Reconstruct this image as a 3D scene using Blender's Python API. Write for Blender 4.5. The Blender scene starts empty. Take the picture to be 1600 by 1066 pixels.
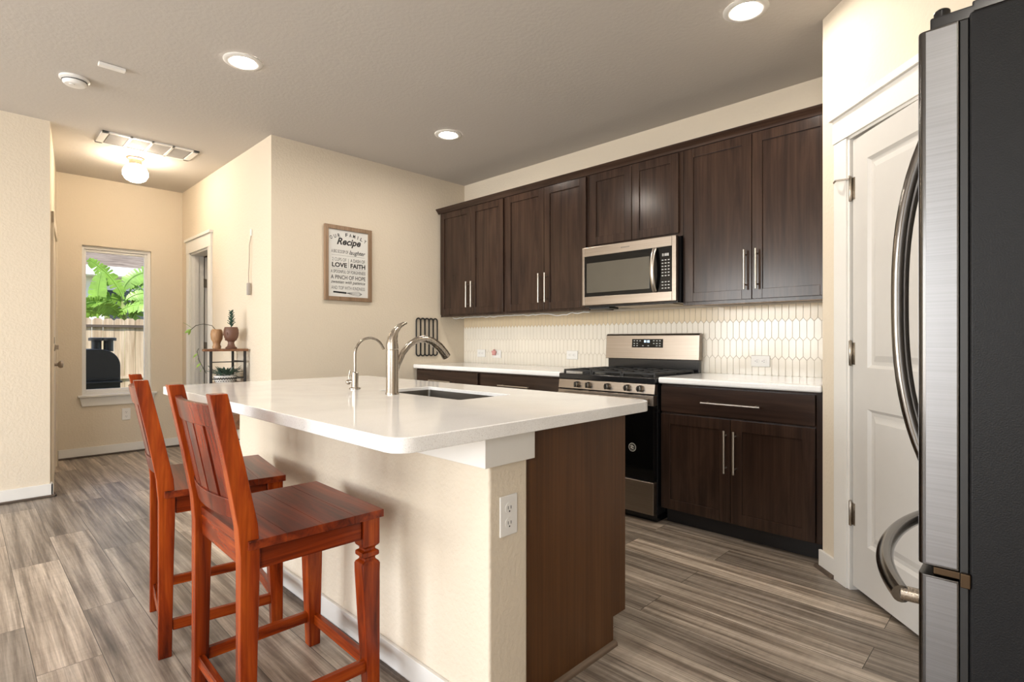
import bpy, bmesh, math, random
from math import pi, sin, cos, radians as R
from mathutils import Vector, Matrix

scene = bpy.context.scene
C = scene.collection
random.seed(7)

# ------------------------------------------------------------------ camera
cam_data = bpy.data.cameras.new('camera')
cam = bpy.data.objects.new('camera', cam_data)
C.objects.link(cam)
cam.location = (0, 0, 1.14)
cam.rotation_euler = (R(90), 0, R(44.45))
cam_data.sensor_width = 36
cam_data.lens = 36 * 848 / 1600
cam_data.shift_y = -1 / 1600
cam_data.clip_start = 0.02
scene.camera = cam

# ------------------------------------------------------------------ light
scene.view_settings.view_transform = 'Standard'
scene.view_settings.look = 'None'
scene.view_settings.gamma = 1
scene.view_settings.exposure = 0.38
scene.view_settings.use_curve_mapping = False
world = bpy.data.worlds.new('sky')
scene.world = world
world.use_nodes = True
wn = world.node_tree.nodes
sky = wn.new('ShaderNodeTexSky')
sky.sky_type = 'NISHITA'
sky.sun_disc = False
sky.sun_elevation = R(50)
sky.sun_rotation = R(200)
wn['Background'].inputs['Strength'].default_value = 0.36
world.node_tree.links.new(sky.outputs[0], wn['Background'].inputs['Color'])


def lamp(name, kind, loc, rot, energy, color=(1, 1, 1), size=None, size_y=None, parent=None):
    d = bpy.data.lights.new(name, kind)
    d.energy = energy
    d.color = color
    if kind == 'AREA':
        d.shape = 'RECTANGLE' if size_y else 'DISK'
        d.size = size
        if size_y:
            d.size_y = size_y
    elif kind == 'SUN':
        d.angle = size or 0.01
    o = bpy.data.objects.new(name, d)
    C.objects.link(o)
    o.location = loc
    o.rotation_euler = rot
    if parent:
        o.parent = parent
    return o


# the sun outside
lamp('sun', 'SUN', (-3, -8, 9), (R(42), 0, R(62)), 4.6, (1, .95, .86), 0.01)
# daylight in the living room's window openings behind the camera
DAY = (.97, .98, 1.0)
lamp('daylight_window_west', 'AREA', (-4.0, -4.05, 1.40), (R(90), 0, 0), 110, DAY, 1.9, 2.0)
lamp('daylight_window_east', 'AREA', (-1.9, -4.05, 1.40), (R(90), 0, 0), 80, DAY, 1.5, 2.0)
lamp('daylight_window_added', 'AREA', (.86, -2.2, 1.5), (0, R(90), 0), 62, DAY, 1.4, 1.9)  # added side window, unseen, to brighten the hall end wall
CAN_STRENGTH = 245
GLOBE_STRENGTH = 50


# ------------------------------------------------------------------ materials
def new_mat(name):
    m = bpy.data.materials.new(name)
    m.use_nodes = True
    nt = m.node_tree
    b = nt.nodes['Principled BSDF']
    return m, nt, b


def setp(b, color=None, rough=None, metal=None, spec=None, coat=None):
    if color is not None:
        b.inputs['Base Color'].default_value = (*color, 1)
    if rough is not None:
        b.inputs['Roughness'].default_value = rough
    if metal is not None:
        b.inputs['Metallic'].default_value = metal
    if spec is not None:
        b.inputs['Specular IOR Level'].default_value = spec
    if coat is not None:
        b.inputs['Coat Weight'].default_value = coat


def noise_node(nt, scale=(1, 1, 1), nscale=5, detail=4, rough=.55, dist=0.0, src=None):
    tc = nt.nodes.new('ShaderNodeTexCoord')
    mp = nt.nodes.new('ShaderNodeMapping')
    mp.inputs['Scale'].default_value = scale
    nt.links.new(src or tc.outputs['Object'], mp.inputs['Vector'])
    n = nt.nodes.new('ShaderNodeTexNoise')
    n.inputs['Scale'].default_value = nscale
    n.inputs['Detail'].default_value = detail
    n.inputs['Roughness'].default_value = rough
    n.inputs['Distortion'].default_value = dist
    nt.links.new(mp.outputs[0], n.inputs['Vector'])
    return n


def ramp(nt, src, stops):
    r = nt.nodes.new('ShaderNodeValToRGB')
    while len(r.color_ramp.elements) < len(stops):
        r.color_ramp.elements.new(.5)
    for e, (p, c) in zip(r.color_ramp.elements, stops):
        e.position = p
        e.color = (*c, 1)
    nt.links.new(src, r.inputs[0])
    return r


def bump(nt, b, src, strength, dist):
    n = nt.nodes.new('ShaderNodeBump')
    n.inputs['Strength'].default_value = strength
    n.inputs['Distance'].default_value = dist
    nt.links.new(src, n.inputs['Height'])
    nt.links.new(n.outputs[0], b.inputs['Normal'])


def plain(name, color, rough=.5, metal=0, spec=.5, var=.06, nscale=9, bumpy=0, coat=0):
    """a procedural finish: slight tonal variation and, where asked, a fine bump"""
    m, nt, b = new_mat(name)
    setp(b, color, rough, metal, spec, coat)
    n = noise_node(nt, nscale=nscale)
    lo = tuple(c * (1 - var) for c in color)
    hi = tuple(min(1, c * (1 + var)) for c in color)
    r = ramp(nt, n.outputs['Fac'], [(.3, lo), (.7, hi)])
    nt.links.new(r.outputs[0], b.inputs['Base Color'])
    if bumpy:
        n2 = noise_node(nt, nscale=nscale * 12, detail=3)
        bump(nt, b, n2.outputs['Fac'], bumpy, .002)
    return m


def paint(name, color, tex=.35, nscale=55, rough=.75):
    m, nt, b = new_mat(name)
    setp(b, color, rough, 0, .3)
    n = noise_node(nt, nscale=nscale, detail=3, rough=.5)
    r = ramp(nt, n.outputs['Fac'], [(.42, (0, 0, 0)), (.6, (1, 1, 1))])
    bump(nt, b, r.outputs[0], tex, .003)
    return m


def wood(name, dark, mid, light, axis='z', rough=.35, scale=1.0, coat=0, contrast=(.32, .5, .7), spec=.5):
    m, nt, b = new_mat(name)
    setp(b, mid, rough, 0, spec, coat)
    s = {'x': (1.2, 14, 14), 'y': (14, 1.2, 14), 'z': (14, 14, 1.2)}[axis]
    n = noise_node(nt, tuple(v * scale for v in s), 1.6, 6, .6, .6)
    r = ramp(nt, n.outputs['Fac'], [(contrast[0], dark), (contrast[1], mid), (contrast[2], light)])
    s2 = {'x': (.8, 70, 70), 'y': (70, .8, 70), 'z': (70, 70, .8)}[axis]
    n2 = noise_node(nt, tuple(v * scale for v in s2), 2.0, 2, .5)
    mx = nt.nodes.new('ShaderNodeMix')
    mx.data_type = 'RGBA'
    mx.blend_type = 'MULTIPLY'
    mx.inputs[0].default_value = .45
    r2 = ramp(nt, n2.outputs['Fac'], [(.3, (.45, .45, .45)), (.65, (1, 1, 1))])
    nt.links.new(r.outputs[0], mx.inputs[6])
    nt.links.new(r2.outputs[0], mx.inputs[7])
    nt.links.new(mx.outputs[2], b.inputs['Base Color'])
    bump(nt, b, n2.outputs['Fac'], .08, .001)
    return m


def steel(name, color=(.33, .283, .238), rough=.3, axis='x', streak=.10):
    m, nt, b = new_mat(name)
    setp(b, color, rough, 1)
    s = {'x': (1, 160, 160), 'y': (160, 1, 160), 'z': (160, 160, 1)}[axis]
    n = noise_node(nt, s, 2, 3)
    lo = tuple(c * (1 - streak) for c in color)
    hi = tuple(min(1, c * (1 + streak)) for c in color)
    r = ramp(nt, n.outputs['Fac'], [(.3, lo), (.7, hi)])
    nt.links.new(r.outputs[0], b.inputs['Base Color'])
    mr = nt.nodes.new('ShaderNodeMapRange')
    mr.inputs['To Min'].default_value = rough * .85
    mr.inputs['To Max'].default_value = rough * 1.2
    nt.links.new(n.outputs['Fac'], mr.inputs['Value'])
    nt.links.new(mr.outputs[0], b.inputs['Roughness'])
    return m


def glow(name, color, strength):
    m, nt, b = new_mat(name)
    setp(b, color, .4)
    b.inputs['Emission Color'].default_value = (*color, 1)
    b.inputs['Emission Strength'].default_value = strength
    return m


M = {}
M['wall'] = paint('cream_wall_paint', (.70, .615, .49), .24, 60)
M['pony'] = M['wall']
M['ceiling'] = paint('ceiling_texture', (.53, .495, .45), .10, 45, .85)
M['trim'] = plain('white_trim_paint', (.76, .74, .695), .4, var=.015)
M['doorpaint'] = plain('white_door_paint', (.60, .58, .545), .38, var=.015)
M['cab'] = wood('espresso_cabinet_wood', (.023, .0125, .0088), (.039, .0215, .0145), (.056, .0315, .021), 'z', .19, .7, spec=.32)
M['cabx'] = wood('espresso_drawer_wood', (.023, .0125, .0088), (.039, .0215, .0145), (.056, .0315, .021), 'x', .19, .7, spec=.32)
M['panelwood'] = wood('brown_end_panel_wood', (.082, .033, .010), (.115, .047, .0145), (.140, .060, .020), 'z', .40, .6, spec=.32, contrast=(.25, .5, .75))
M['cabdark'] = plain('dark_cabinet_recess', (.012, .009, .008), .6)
M['steel'] = steel('brushed_stainless_steel', axis='x')
M['steelz'] = steel('brushed_stainless_upright', axis='z')
M['nickel'] = steel('brushed_nickel', (.40, .355, .30), .26, 'z', .04)
M['handle'] = steel('satin_nickel_handle', (.55, .51, .455), .30, 'z', .03)
M['sink'] = steel('sink_steel', (.20, .183, .16), .34, 'x', .06)
M['fridgeside'] = plain('black_textured_fridge_side', (.009, .0092, .010), .38, 0, .18, bumpy=.3, nscale=30)
M['fridgedoor'] = steel('dark_stainless_fridge', (.23, .23, .235), .36, 'x', .08)
M['fridgeedge'] = steel('dark_fridge_edge', (.10, .095, .09), .2, 'z', .04)
M['darkhandle'] = steel('dark_fridge_handle', (.20, .185, .17), .17, 'z', .04)
M['gasket'] = plain('black_rubber', (.010, .010, .010), .45)
M['black'] = plain('black_enamel', (.008, .008, .009), .16, spec=.5)
M['blackmatte'] = plain('matte_black_iron', (.014, .013, .012), .5)
M['glassblack'] = plain('black_oven_glass', (.003, .003, .003), .06, spec=.25, var=.02)
M['mwwindow'] = plain('reflection_toned_microwave_glass', (.075, .068, .052), .10, spec=.8, var=.03)  # grey-green base stands in for the kitchen reflected in the pane
M['white'] = plain('white_plastic', (.80, .785, .75), .35, var=.015)
M['ink'] = plain('black_ink', (.012, .012, .012), .6)
M['inkgrey'] = plain('grey_ink', (.10, .098, .095), .6)
M['paper'] = plain('off_white_print_paper', (.70, .69, .655), .5, var=.02)
M['frame'] = wood('light_brown_frame_wood', (.22, .135, .075), (.29, .185, .11), (.36, .235, .145), 'z', .5, .8)
M['tile'] = plain('glossy_cream_tile', (.80, .745, .645), .15, var=.03, nscale=3)
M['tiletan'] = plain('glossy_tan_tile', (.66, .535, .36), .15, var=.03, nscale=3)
M['grout'] = plain('beige_grout', (.50, .44, .35), .8)
M['key'] = plain('grey_key_print', (.50, .50, .48), .5)
M['led'] = glow('blue_white_display', (.55, .75, 1), 1.3)
M['shoe'] = wood('brown_shoe_moulding_wood', (.12, .08, .05), (.19, .13, .085), (.26, .185, .125), 'y', .5, .6)
M['shoedark'] = wood('dark_shoe_moulding_wood', (.07, .05, .035), (.10, .072, .052), (.14, .10, .075), 'y', .5, .6)
M['glass'], _nt, _b = new_mat('window_glass')
setp(_b, (1, 1, 1), 0.0)
_b.inputs['Transmission Weight'].default_value = 1
_b.inputs['IOR'].default_value = 1.01
M['can'] = glow('recessed_lamp_glow', (1, .92, .82), CAN_STRENGTH)
M['globe'] = glow('globe_lamp_glow', (1, .85, .66), GLOBE_STRENGTH)
M['bronze'] = steel('dull_bronze_hinge', (.075, .05, .03), .4, 'z', .03)
M['copper'] = steel('copper_fitting', (.55, .36, .26), .35, 'z', .03)
for ax in 'xyz':
    M['red' + ax] = wood('red_brown_stool_wood_' + ax, (.050, .005, .0012), (.235, .029, .003), (.43, .078, .007), ax, .27, .9, .0, spec=.28)
M['redseat'] = wood('dark_red_seat_wood', (.060, .008, .003), (.19, .026, .006), (.33, .055, .010), 'x', .30, .8, .0, spec=.3)
M['reddark'] = wood('dark_red_back_wood', (.040, .005, .002), (.14, .016, .004), (.25, .034, .007), 'z', .27, .9, .05, spec=.35)


def quartz():
    m, nt, b = new_mat('white_speckled_quartz')
    setp(b, (.8, .8, .78), .09, 0, .5)
    n = noise_node(nt, nscale=420, detail=2)
    r = ramp(nt, n.outputs['Fac'], [(.30, (.66, .64, .61)), (.42, (.88, .87, .85)), (.70, (.92, .915, .90))])
    n2 = noise_node(nt, nscale=3, detail=5, dist=1.5)
    r2 = ramp(nt, n2.outputs['Fac'], [(.3, (.93, .925, .92)), (.6, (1, 1, 1))])
    mx = nt.nodes.new('ShaderNodeMix')
    mx.data_type = 'RGBA'
    mx.blend_type = 'MULTIPLY'
    mx.inputs[0].default_value = 1
    nt.links.new(r.outputs[0], mx.inputs[6])
    nt.links.new(r2.outputs[0], mx.inputs[7])
    nt.links.new(mx.outputs[2], b.inputs['Base Color'])
    return m


M['quartz'] = quartz()


def plank_floor():
    m, nt, b = new_mat('grey_brown_vinyl_planks')
    setp(b, (.2, .16, .12), .38, 0, .5)
    L = nt.links.new
    tc = nt.nodes.new('ShaderNodeTexCoord')
    br = nt.nodes.new('ShaderNodeTexBrick')
    br.offset = .37
    br.offset_frequency = 2
    br.inputs['Scale'].default_value = 1
    br.inputs['Brick Width'].default_value = 1.22
    br.inputs['Row Height'].default_value = .183
    br.inputs['Mortar Size'].default_value = .0014
    br.inputs['Mortar Smooth'].default_value = .3
    br.inputs['Color1'].default_value = (0, 0, 0, 1)
    br.inputs['Color2'].default_value = (1, 1, 1, 1)
    br.inputs['Mortar'].default_value = (.5, .5, .5, 1)
    L(tc.outputs['Object'], br.inputs['Vector'])
    # shift the grain from plank to plank
    sep = nt.nodes.new('ShaderNodeVectorMath')
    sep.operation = 'MULTIPLY_ADD'
    sep.inputs[1].default_value = (7.3, 0.0, 31.0)
    L(br.outputs['Color'], sep.inputs[0])
    L(tc.outputs['Object'], sep.inputs[2])
    g = noise_node(nt, (.55, 13, 1), 1.7, 7, .66, .25, src=sep.outputs[0])
    f = noise_node(nt, (1.6, 75, 1), 2.0, 5, .65, .15, src=sep.outputs[0])
    w = noise_node(nt, (26, 6, 1), 1.5, 3, .6, .4, src=sep.outputs[0])
    r = ramp(nt, g.outputs['Fac'], [(.27, (.095, .073, .056)), (.42, (.235, .19, .15)), (.54, (.43, .365, .30)), (.70, (.68, .60, .51))])
    mx = nt.nodes.new('ShaderNodeMix')
    mx.data_type = 'RGBA'
    mx.blend_type = 'MULTIPLY'
    mx.inputs[0].default_value = .7
    rf = ramp(nt, f.outputs['Fac'], [(.28, (.45, .45, .45)), (.6, (1.0, 1.0, 1.0))])
    L(r.outputs[0], mx.inputs[6])
    L(rf.outputs[0], mx.inputs[7])
    rt = ramp(nt, br.outputs['Color'], [(0, (.62, .61, .60)), (1, (1.25, 1.22, 1.18))])
    mx2 = nt.nodes.new('ShaderNodeMix')
    mx2.data_type = 'RGBA'
    mx2.blend_type = 'MULTIPLY'
    mx2.inputs[0].default_value = 1
    L(mx.outputs[2], mx2.inputs[6])
    L(rt.outputs[0], mx2.inputs[7])
    # saw marks across the planks
    mx4 = nt.nodes.new('ShaderNodeMix')
    mx4.data_type = 'RGBA'
    mx4.blend_type = 'MULTIPLY'
    mx4.inputs[0].default_value = .35
    rw = ramp(nt, w.outputs['Fac'], [(.32, (.7, .7, .7)), (.55, (1, 1, 1))])
    L(mx2.outputs[2], mx4.inputs[6])
    L(rw.outputs[0], mx4.inputs[7])
    mx3 = nt.nodes.new('ShaderNodeMix')
    mx3.data_type = 'RGBA'
    mx3.inputs[7].default_value = (.05, .04, .03, 1)
    L(br.outputs['Fac'], mx3.inputs[0])
    L(mx4.outputs[2], mx3.inputs[6])
    L(mx3.outputs[2], b.inputs['Base Color'])
    bump(nt, b, f.outputs['Fac'], .12, .001)
    return m


M['floor'] = plank_floor()


# ------------------------------------------------------------------ mesh kit
class B:
    """collects shapes into one bmesh"""

    def __init__(self):
        self.bm = bmesh.new()
        self.mi = 0

    def _faces(self, fs):
        for f in fs:
            f.material_index = self.mi

    def box(self, x0, x1, y0, y1, z0, z1, mat=None):
        v = [self.bm.verts.new(p) for p in ((x0, y0, z0), (x1, y0, z0), (x1, y1, z0), (x0, y1, z0),
                                            (x0, y0, z1), (x1, y0, z1), (x1, y1, z1), (x0, y1, z1))]
        fs = [self.bm.faces.new([v[i] for i in q]) for q in
              ((3, 2, 1, 0), (4, 5, 6, 7), (0, 1, 5, 4), (1, 2, 6, 5), (2, 3, 7, 6), (3, 0, 4, 7))]
        self._faces(fs)
        if mat is not None:
            for a in v:
                a.co = mat @ a.co
        return self

    def prism(self, pts, a, b, axis='x'):
        """2-D outline pushed from a to b along an axis (outline in the other two, in order)"""
        def mk(p, t):
            return {'x': (t, p[0], p[1]), 'y': (p[0], t, p[1]), 'z': (p[0], p[1], t)}[axis]
        va = [self.bm.verts.new(mk(p, a)) for p in pts]
        vb = [self.bm.verts.new(mk(p, b)) for p in pts]
        n = len(pts)
        fs = [self.bm.faces.new(va[::-1]), self.bm.faces.new(vb)]
        for i in range(n):
            j = (i + 1) % n
            fs.append(self.bm.faces.new((va[i], va[j], vb[j], vb[i])))
        self._faces(fs)
        return self

    def loft(self, rings, close=True, cap=True):
        vs = [[self.bm.verts.new(p) for p in r] for r in rings]
        n = len(rings[0])
        fs = []
        for a, b in zip(vs, vs[1:]):
            for i in range(n if close else n - 1):
                j = (i + 1) % n
                fs.append(self.bm.faces.new((a[i], a[j], b[j], b[i])))
        if cap:
            fs.append(self.bm.faces.new(vs[0][::-1]))
            fs.append(self.bm.faces.new(vs[-1]))
        self._faces(fs)
        return self

    def tube(self, pts, r, n=12, squash=(1, 1), cap=True, up=None):
        pts = [Vector(p) for p in pts]
        rr = r if isinstance(r, (list, tuple)) else [r] * len(pts)
        rings = []
        up = Vector(up) if up else None
        for i, p in enumerate(pts):
            t = (pts[min(i + 1, len(pts) - 1)] - pts[max(i - 1, 0)]).normalized()
            if up is None:
                up = Vector((0, 0, 1)) if abs(t.z) < .9 else Vector((1, 0, 0))
            a = t.cross(up)
            if a.length < 1e-4:
                a = t.cross(Vector((0, 1, 0)))
            a.normalize()
            b = a.cross(t).normalized()
            up = b
            rings.append([p + a * cos(2 * pi * k / n) * rr[i] * squash[0] + b * sin(2 * pi * k / n) * rr[i] * squash[1]
                          for k in range(n)])
        return self.loft(rings, True, cap)

    def bar(self, p, q, w, d, up=(0, 0, 1)):
        """square bar from p to q: w across, d along up"""
        p, q, up = Vector(p), Vector(q), Vector(up)
        t = (q - p).normalized()
        a = t.cross(up).normalized() * w / 2
        b = a.cross(t).normalized() * d / 2
        rings = [[c + a + b, c - a + b, c - a - b, c + a - b] for c in (p, q)]
        return self.loft(rings)

    def lathe(self, prof, c=(0, 0, 0), n=24, axis='z'):
        rings = []
        for r, z in prof:
            ring = []
            for k in range(n):
                x, y = r * cos(2 * pi * k / n), r * sin(2 * pi * k / n)
                p = {'z': (x, y, z), 'y': (x, z, y), 'x': (z, x, y)}[axis]
                ring.append((p[0] + c[0], p[1] + c[1], p[2] + c[2]))
            rings.append(ring)
        return self.loft(rings)

    def ball(self, c, r, n=14, m=8, s=(1, 1, 1)):
        rings = []
        for j in range(1, m):
            a = pi * j / m
            rings.append([(c[0] + s[0] * r * sin(a) * cos(2 * pi * k / n), c[1] + s[1] * r * sin(a) * sin(2 * pi * k / n),
                           c[2] - s[2] * r * cos(a)) for k in range(n)])
        return self.loft(rings)

    def poly(self, pts):
        self._faces([self.bm.faces.new([self.bm.verts.new(p) for p in pts])])
        return self


def woff(o):
    v = Vector((0, 0, 0))
    while o is not None:
        v += o.location
        o = o.parent
    return v


def obj(name, b, mat, parent=None, bevel=0.0, label=None, cat=None, group=None, kind=None, segs=2, local=False, angle=40,
        origin=None, recalc=True):
    bm = b.bm
    if recalc:
        bmesh.ops.recalc_face_normals(bm, faces=bm.faces)
    if parent is not None and not local:
        off = woff(parent)
        bmesh.ops.translate(bm, verts=bm.verts, vec=-off)
    loc = Vector((0, 0, 0))
    if parent is None:
        if origin is None and bm.verts:
            xs = [v.co for v in bm.verts]
            loc = Vector(((min(v.x for v in xs) + max(v.x for v in xs)) / 2, (min(v.y for v in xs) + max(v.y for v in xs)) / 2,
                          min(v.z for v in xs)))
        elif origin is not None:
            loc = Vector(origin)
        bmesh.ops.translate(bm, verts=bm.verts, vec=-loc)
    me = bpy.data.meshes.new(name)
    bm.to_mesh(me)
    bm.free()
    for m in (mat if isinstance(mat, (list, tuple)) else [mat]):
        me.materials.append(m)
    me.polygons.foreach_set('use_smooth', [True] * len(me.polygons))
    me.set_sharp_from_angle(angle=R(angle))
    o = bpy.data.objects.new(name, me)
    C.objects.link(o)
    o.location = loc
    if parent is not None:
        o.parent = parent
    if bevel:
        md = o.modifiers.new('bevel', 'BEVEL')
        md.width = bevel
        md.segments = segs
        md.limit_method = 'ANGLE'
        md.angle_limit = R(35)
        md.harden_normals = True
    tag(o, label, cat, group, kind)
    return o


def tag(o, label=None, cat=None, group=None, kind=None):
    for k, v in (('label', label), ('category', cat), ('group', group), ('kind', kind)):
        if v:
            o[k] = v
    return o


def thing(name, label, cat, loc=(0, 0, 0), rz=0, group=None, kind=None):
    o = bpy.data.objects.new(name, None)
    o.empty_display_size = .05
    C.objects.link(o)
    o.location = loc
    o.rotation_euler = (0, 0, rz)
    return tag(o, label, cat, group, kind)


def struct(name, b, mat, bevel=0, parent=None, label=None, **k):
    return obj(name, b, mat, parent, bevel, kind='structure' if parent is None else None, label=label, **k)


def copy_tree(o, parent=None):
    c = o.copy()
    C.objects.link(c)
    c.parent = parent
    for ch in list(o.children):
        copy_tree(ch, c)
    return c


CEIL = 2.74
YW = 3.667       # range wall
XL = -4.288      # picture wall
XH = -6.68       # hall end wall
YH = 1.70        # hall right wall

# ------------------------------------------------------------------ room shell
struct('floor', B().box(-6.85, .95, -4.15, 3.80, -.06, 0), M['floor'], origin=(0, 0, 0))
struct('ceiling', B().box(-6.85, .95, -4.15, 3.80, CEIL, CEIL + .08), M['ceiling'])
struct('wall_back', B().box(XL - .12, -.79, YW, YW + .12, 0, CEIL), M['wall'])
struct('wall_left', B().box(XL - .12, XL, YH + .12, YW, 0, CEIL), M['wall'])
# hall right wall with a door opening
d0, d1, dh = -6.38, -5.77, 2.045
struct('wall_hall_right', B().box(XH - .14, d0, YH, YH + .12, 0, CEIL).box(d1, XL, YH, YH + .12, 0, CEIL).box(d0, d1, YH, YH + .12, dh, CEIL), M['wall'])
# hall end wall with the window opening
wy0, wy1, wz0, wz1 = .839, 1.412, .590, 2.072
struct('wall_hall_end', B().box(XH - .14, XH, -.2, wy0, 0, CEIL).box(XH - .14, XH, wy1, YH, 0, CEIL)
       .box(XH - .14, XH, wy0, wy1, 0, wz0).box(XH - .14, XH, wy0, wy1, wz1, CEIL), M['wall'])
# hall left wall, its end facing the kitchen
struct('wall_hall_left', B().prism([(-5.18, .466), (XH, .645), (XH, .40), (-5.32, .30), (-5.32, -4.03), (-5.18, -4.03)], 0, CEIL, 'z'), M['wall'])
struct('wall_right', B().box(.80, .92, -4.03, -3.2, 0, CEIL).box(.80, .92, -1.2, 2.313, 0, CEIL).box(.80, .92, -3.2, -1.2, 0, .75).box(.80, .92, -3.2, -1.2, 2.25, CEIL), M['wall'])
struct('wall_fridge', B().prism([(-.083, 2.313), (.92, 2.313), (.92, 2.433), (-.03, 2.433)], 0, CEIL, 'z'), M['wall'])
# living room wall behind the camera with two window openings
wb = B()
for x0, x1 in ((-5.32, -5.0), (-3.0, -2.7), (-1.1, .92)):
    wb.box(x0, x1, -4.15, -4.03, 0, CEIL)
for x0, x1 in ((-5.0, -3.0), (-2.7, -1.1)):
    wb.box(x0, x1, -4.15, -4.03, 0, .35).box(x0, x1, -4.15, -4.03, 2.45, CEIL)
struct('wall_front', wb, M['wall'])
# room behind the hall door
struct('wall_far_room', B().box(-6.85, XL - .12, 3.0, 3.1, 0, CEIL).box(-6.85, -6.75, YH + .12, 3.0, 0, CEIL), M['wall'])

# pantry wall at 45 degrees; local x along the wall, local y into the pantry
P0 = (-.79, 3.02, 0)
PR = R(-45)


def place(o, loc=P0, rz=PR):
    o.location = loc
    o.rotation_euler = (0, 0, rz)
    return o


def pobj(name, b, mat, bevel=0, loc=P0, rz=PR, **k):
    o = obj(name, b, mat, None, bevel, origin=(0, 0, 0), **k)
    return place(o, loc, rz)


pobj('wall_pantry', B().box(0, .225, 0, .11, 0, CEIL).box(.865, 1.0, 0, .11, 0, CEIL).box(.225, .865, 0, .11, 2.064, CEIL), M['wall'], kind='structure')
struct('wall_pantry_side', B().box(-.79, -.69, 3.06, YW, 0, CEIL), M['wall'])
struct('wall_pantry_rear', B().box(-.79, .92, YW, YW + .1, 0, CEIL).box(.82, .92, 2.433, YW, 0, CEIL), M['wall'])

# pantry casing: jambs, legs, craftsman head with cap
tr = thing('trim_1', None, None, P0, PR, kind='structure')
obj('casing', B().box(.120, .214, -.018, 0, 0, 2.07), M['trim'], tr, .002, local=True)
obj('casing', B().box(.872, .966, -.018, 0, 0, 2.07), M['trim'], tr, .002, local=True)
obj('head_casing', B().box(.112, .974, -.020, 0, 2.072, 2.185).box(.098, .988, -.034, 0, 2.185, 2.218), M['trim'], tr, .002, local=True)
obj('jamb', B().box(.210, .228, -.010, .11, 0, 2.075).box(.862, .880, -.010, .11, 0, 2.075).box(.210, .880, -.010, .11, 2.060, 2.078)
    .box(.228, .240, .035, .05, 0, 2.06), M['trim'], tr, local=True)


def panel_door(parent, w, h, t, panels, mat, z0=.025):
    """slab with recessed moulded panels on the room side (local y = 0 face, thickness into +y)"""
    b = B()
    xs = sorted({0, w, *[p[0] for p in panels], *[p[1] for p in panels]})
    zs = sorted({z0, h, *[p[2] for p in panels], *[p[3] for p in panels]})
    for i in range(len(xs) - 1):
        for j in range(len(zs) - 1):
            cx, cz = (xs[i] + xs[i + 1]) / 2, (zs[j] + zs[j + 1]) / 2
            if not any(p[0] < cx < p[1] and p[2] < cz < p[3] for p in panels):
                b.box(xs[i], xs[i + 1], 0, t, zs[j], zs[j + 1])
    bmesh.ops.remove_doubles(b.bm, verts=b.bm.verts, dist=1e-5)
    slab = obj('slab', b, mat, parent, local=True)
    for p in panels:
        x0, x1, y0, y1 = p
        m = .028
        q = B()
        r0 = [(x0, 0, y0), (x1, 0, y0), (x1, 0, y1), (x0, 0, y1)]
        r1 = [(x0 + m * .45, .011, y0 + m * .45), (x1 - m * .45, .011, y0 + m * .45), (x1 - m * .45, .011, y1 - m * .45), (x0 + m * .45, .011, y1 - m * .45)]
        r2 = [(x0 + m, .011, y0 + m), (x1 - m, .011, y0 + m), (x1 - m, .011, y1 - m), (x0 + m, .011, y1 - m)]
        r3 = [(x0 + m * 1.9, .003, y0 + m * 1.9), (x1 - m * 1.9, .003, y0 + m * 1.9), (x1 - m * 1.9, .003, y1 - m * 1.9), (x0 + m * 1.9, .003, y1 - m * 1.9)]
        q.loft([r0, r1, r2, r3], True, False)
        q.poly(r3)
        bmesh.ops.remove_doubles(q.bm, verts=q.bm.verts, dist=1e-6)
        obj('panel', q, mat, parent, local=True, angle=12)
    return slab


c45 = cos(PR)
hx, hy = P0[0] + .238 * c45, P0[1] + .238 * sin(PR)
door = thing('door_1', None, None, (hx + .012 * -.7071 * 0, hy, 0), PR - R(3.0), kind='structure')
panel_door(door, .612, 2.05, .035, [(.105, .507, .237, .84), (.105, .507, 1.02, 1.936)], M['doorpaint'])
for i, z in enumerate((1.78, 1.03, .30)):
    hb = B()
    for k in range(5):
        hb.lathe([(.0062, z + k * .0205), (.0062, z + k * .0205 + .0192)], (-.008, -.008, 0), 12)
    hb.lathe([(.004, z - .006), (.0066, z - .003), (.0066, z + .106), (.003, z + .111)], (-.008, -.008, 0), 12)
    hb.box(-.024, .016, -.0022, 0, z, z + .10)
    hg = obj('hinge', hb, M['nickel'], door, local=True)
    if i == 0:
        sb = B()
        sb.bar((-.008, -.012, z + .098), (-.050, -.050, z + .102), .012, .006)
        sb.tube([(-.008, -.010, z + .104), (.012, -.024, z + .104)], .004, 8)
        sb.tube([(-.050, -.050, z + .102), (-.085, -.040, z + .102)], .0045, 8)
        obj('hinge_pin_stop', sb, M['steel'], hg, local=True)

# baseboards and shoe mouldings
def baseboard(name, b):
    return struct(name, b, M['trim'], .003)


pobj('baseboard_pantry', B().box(-.012, .120, -.015, 0, 0, .094), M['trim'], .003, kind='structure')
pobj('trim_2', B().prism([(-.015, 0), (-.030, 0), (-.0275, .010), (-.022, .015), (-.015, .017)], -.03, .119, 'x'), M['shoedark'], kind='structure')
baseboard('baseboard_hall_end', B().box(XH, XH + .015, .66, YH, 0, .095))
baseboard('baseboard_hall_right', B().box(XH + .015, d0 - .09, YH - .015, YH, 0, .095).box(d1 + .09, XL, YH - .015, YH, 0, .095))
baseboard('baseboard_left', B().box(XL, XL + .015, YH - .015, 3.02, 0, .095))
baseboard('baseboard_hall_left', B().box(-5.18, -5.165, -4.0, .484, 0, .095).box(-5.245, -5.165, .4695, .4845, 0, .095))
struct('trim_3', B().box(XH + .015, XH + .03, .66, YH - .015, 0, .017), M['shoedark'], .005)
struct('trim_4', B().box(-5.165, -5.148, -4.0, .502, 0, .017).box(-5.24, -5.148, .485, .502, 0, .017), M['shoedark'], .005)

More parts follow.
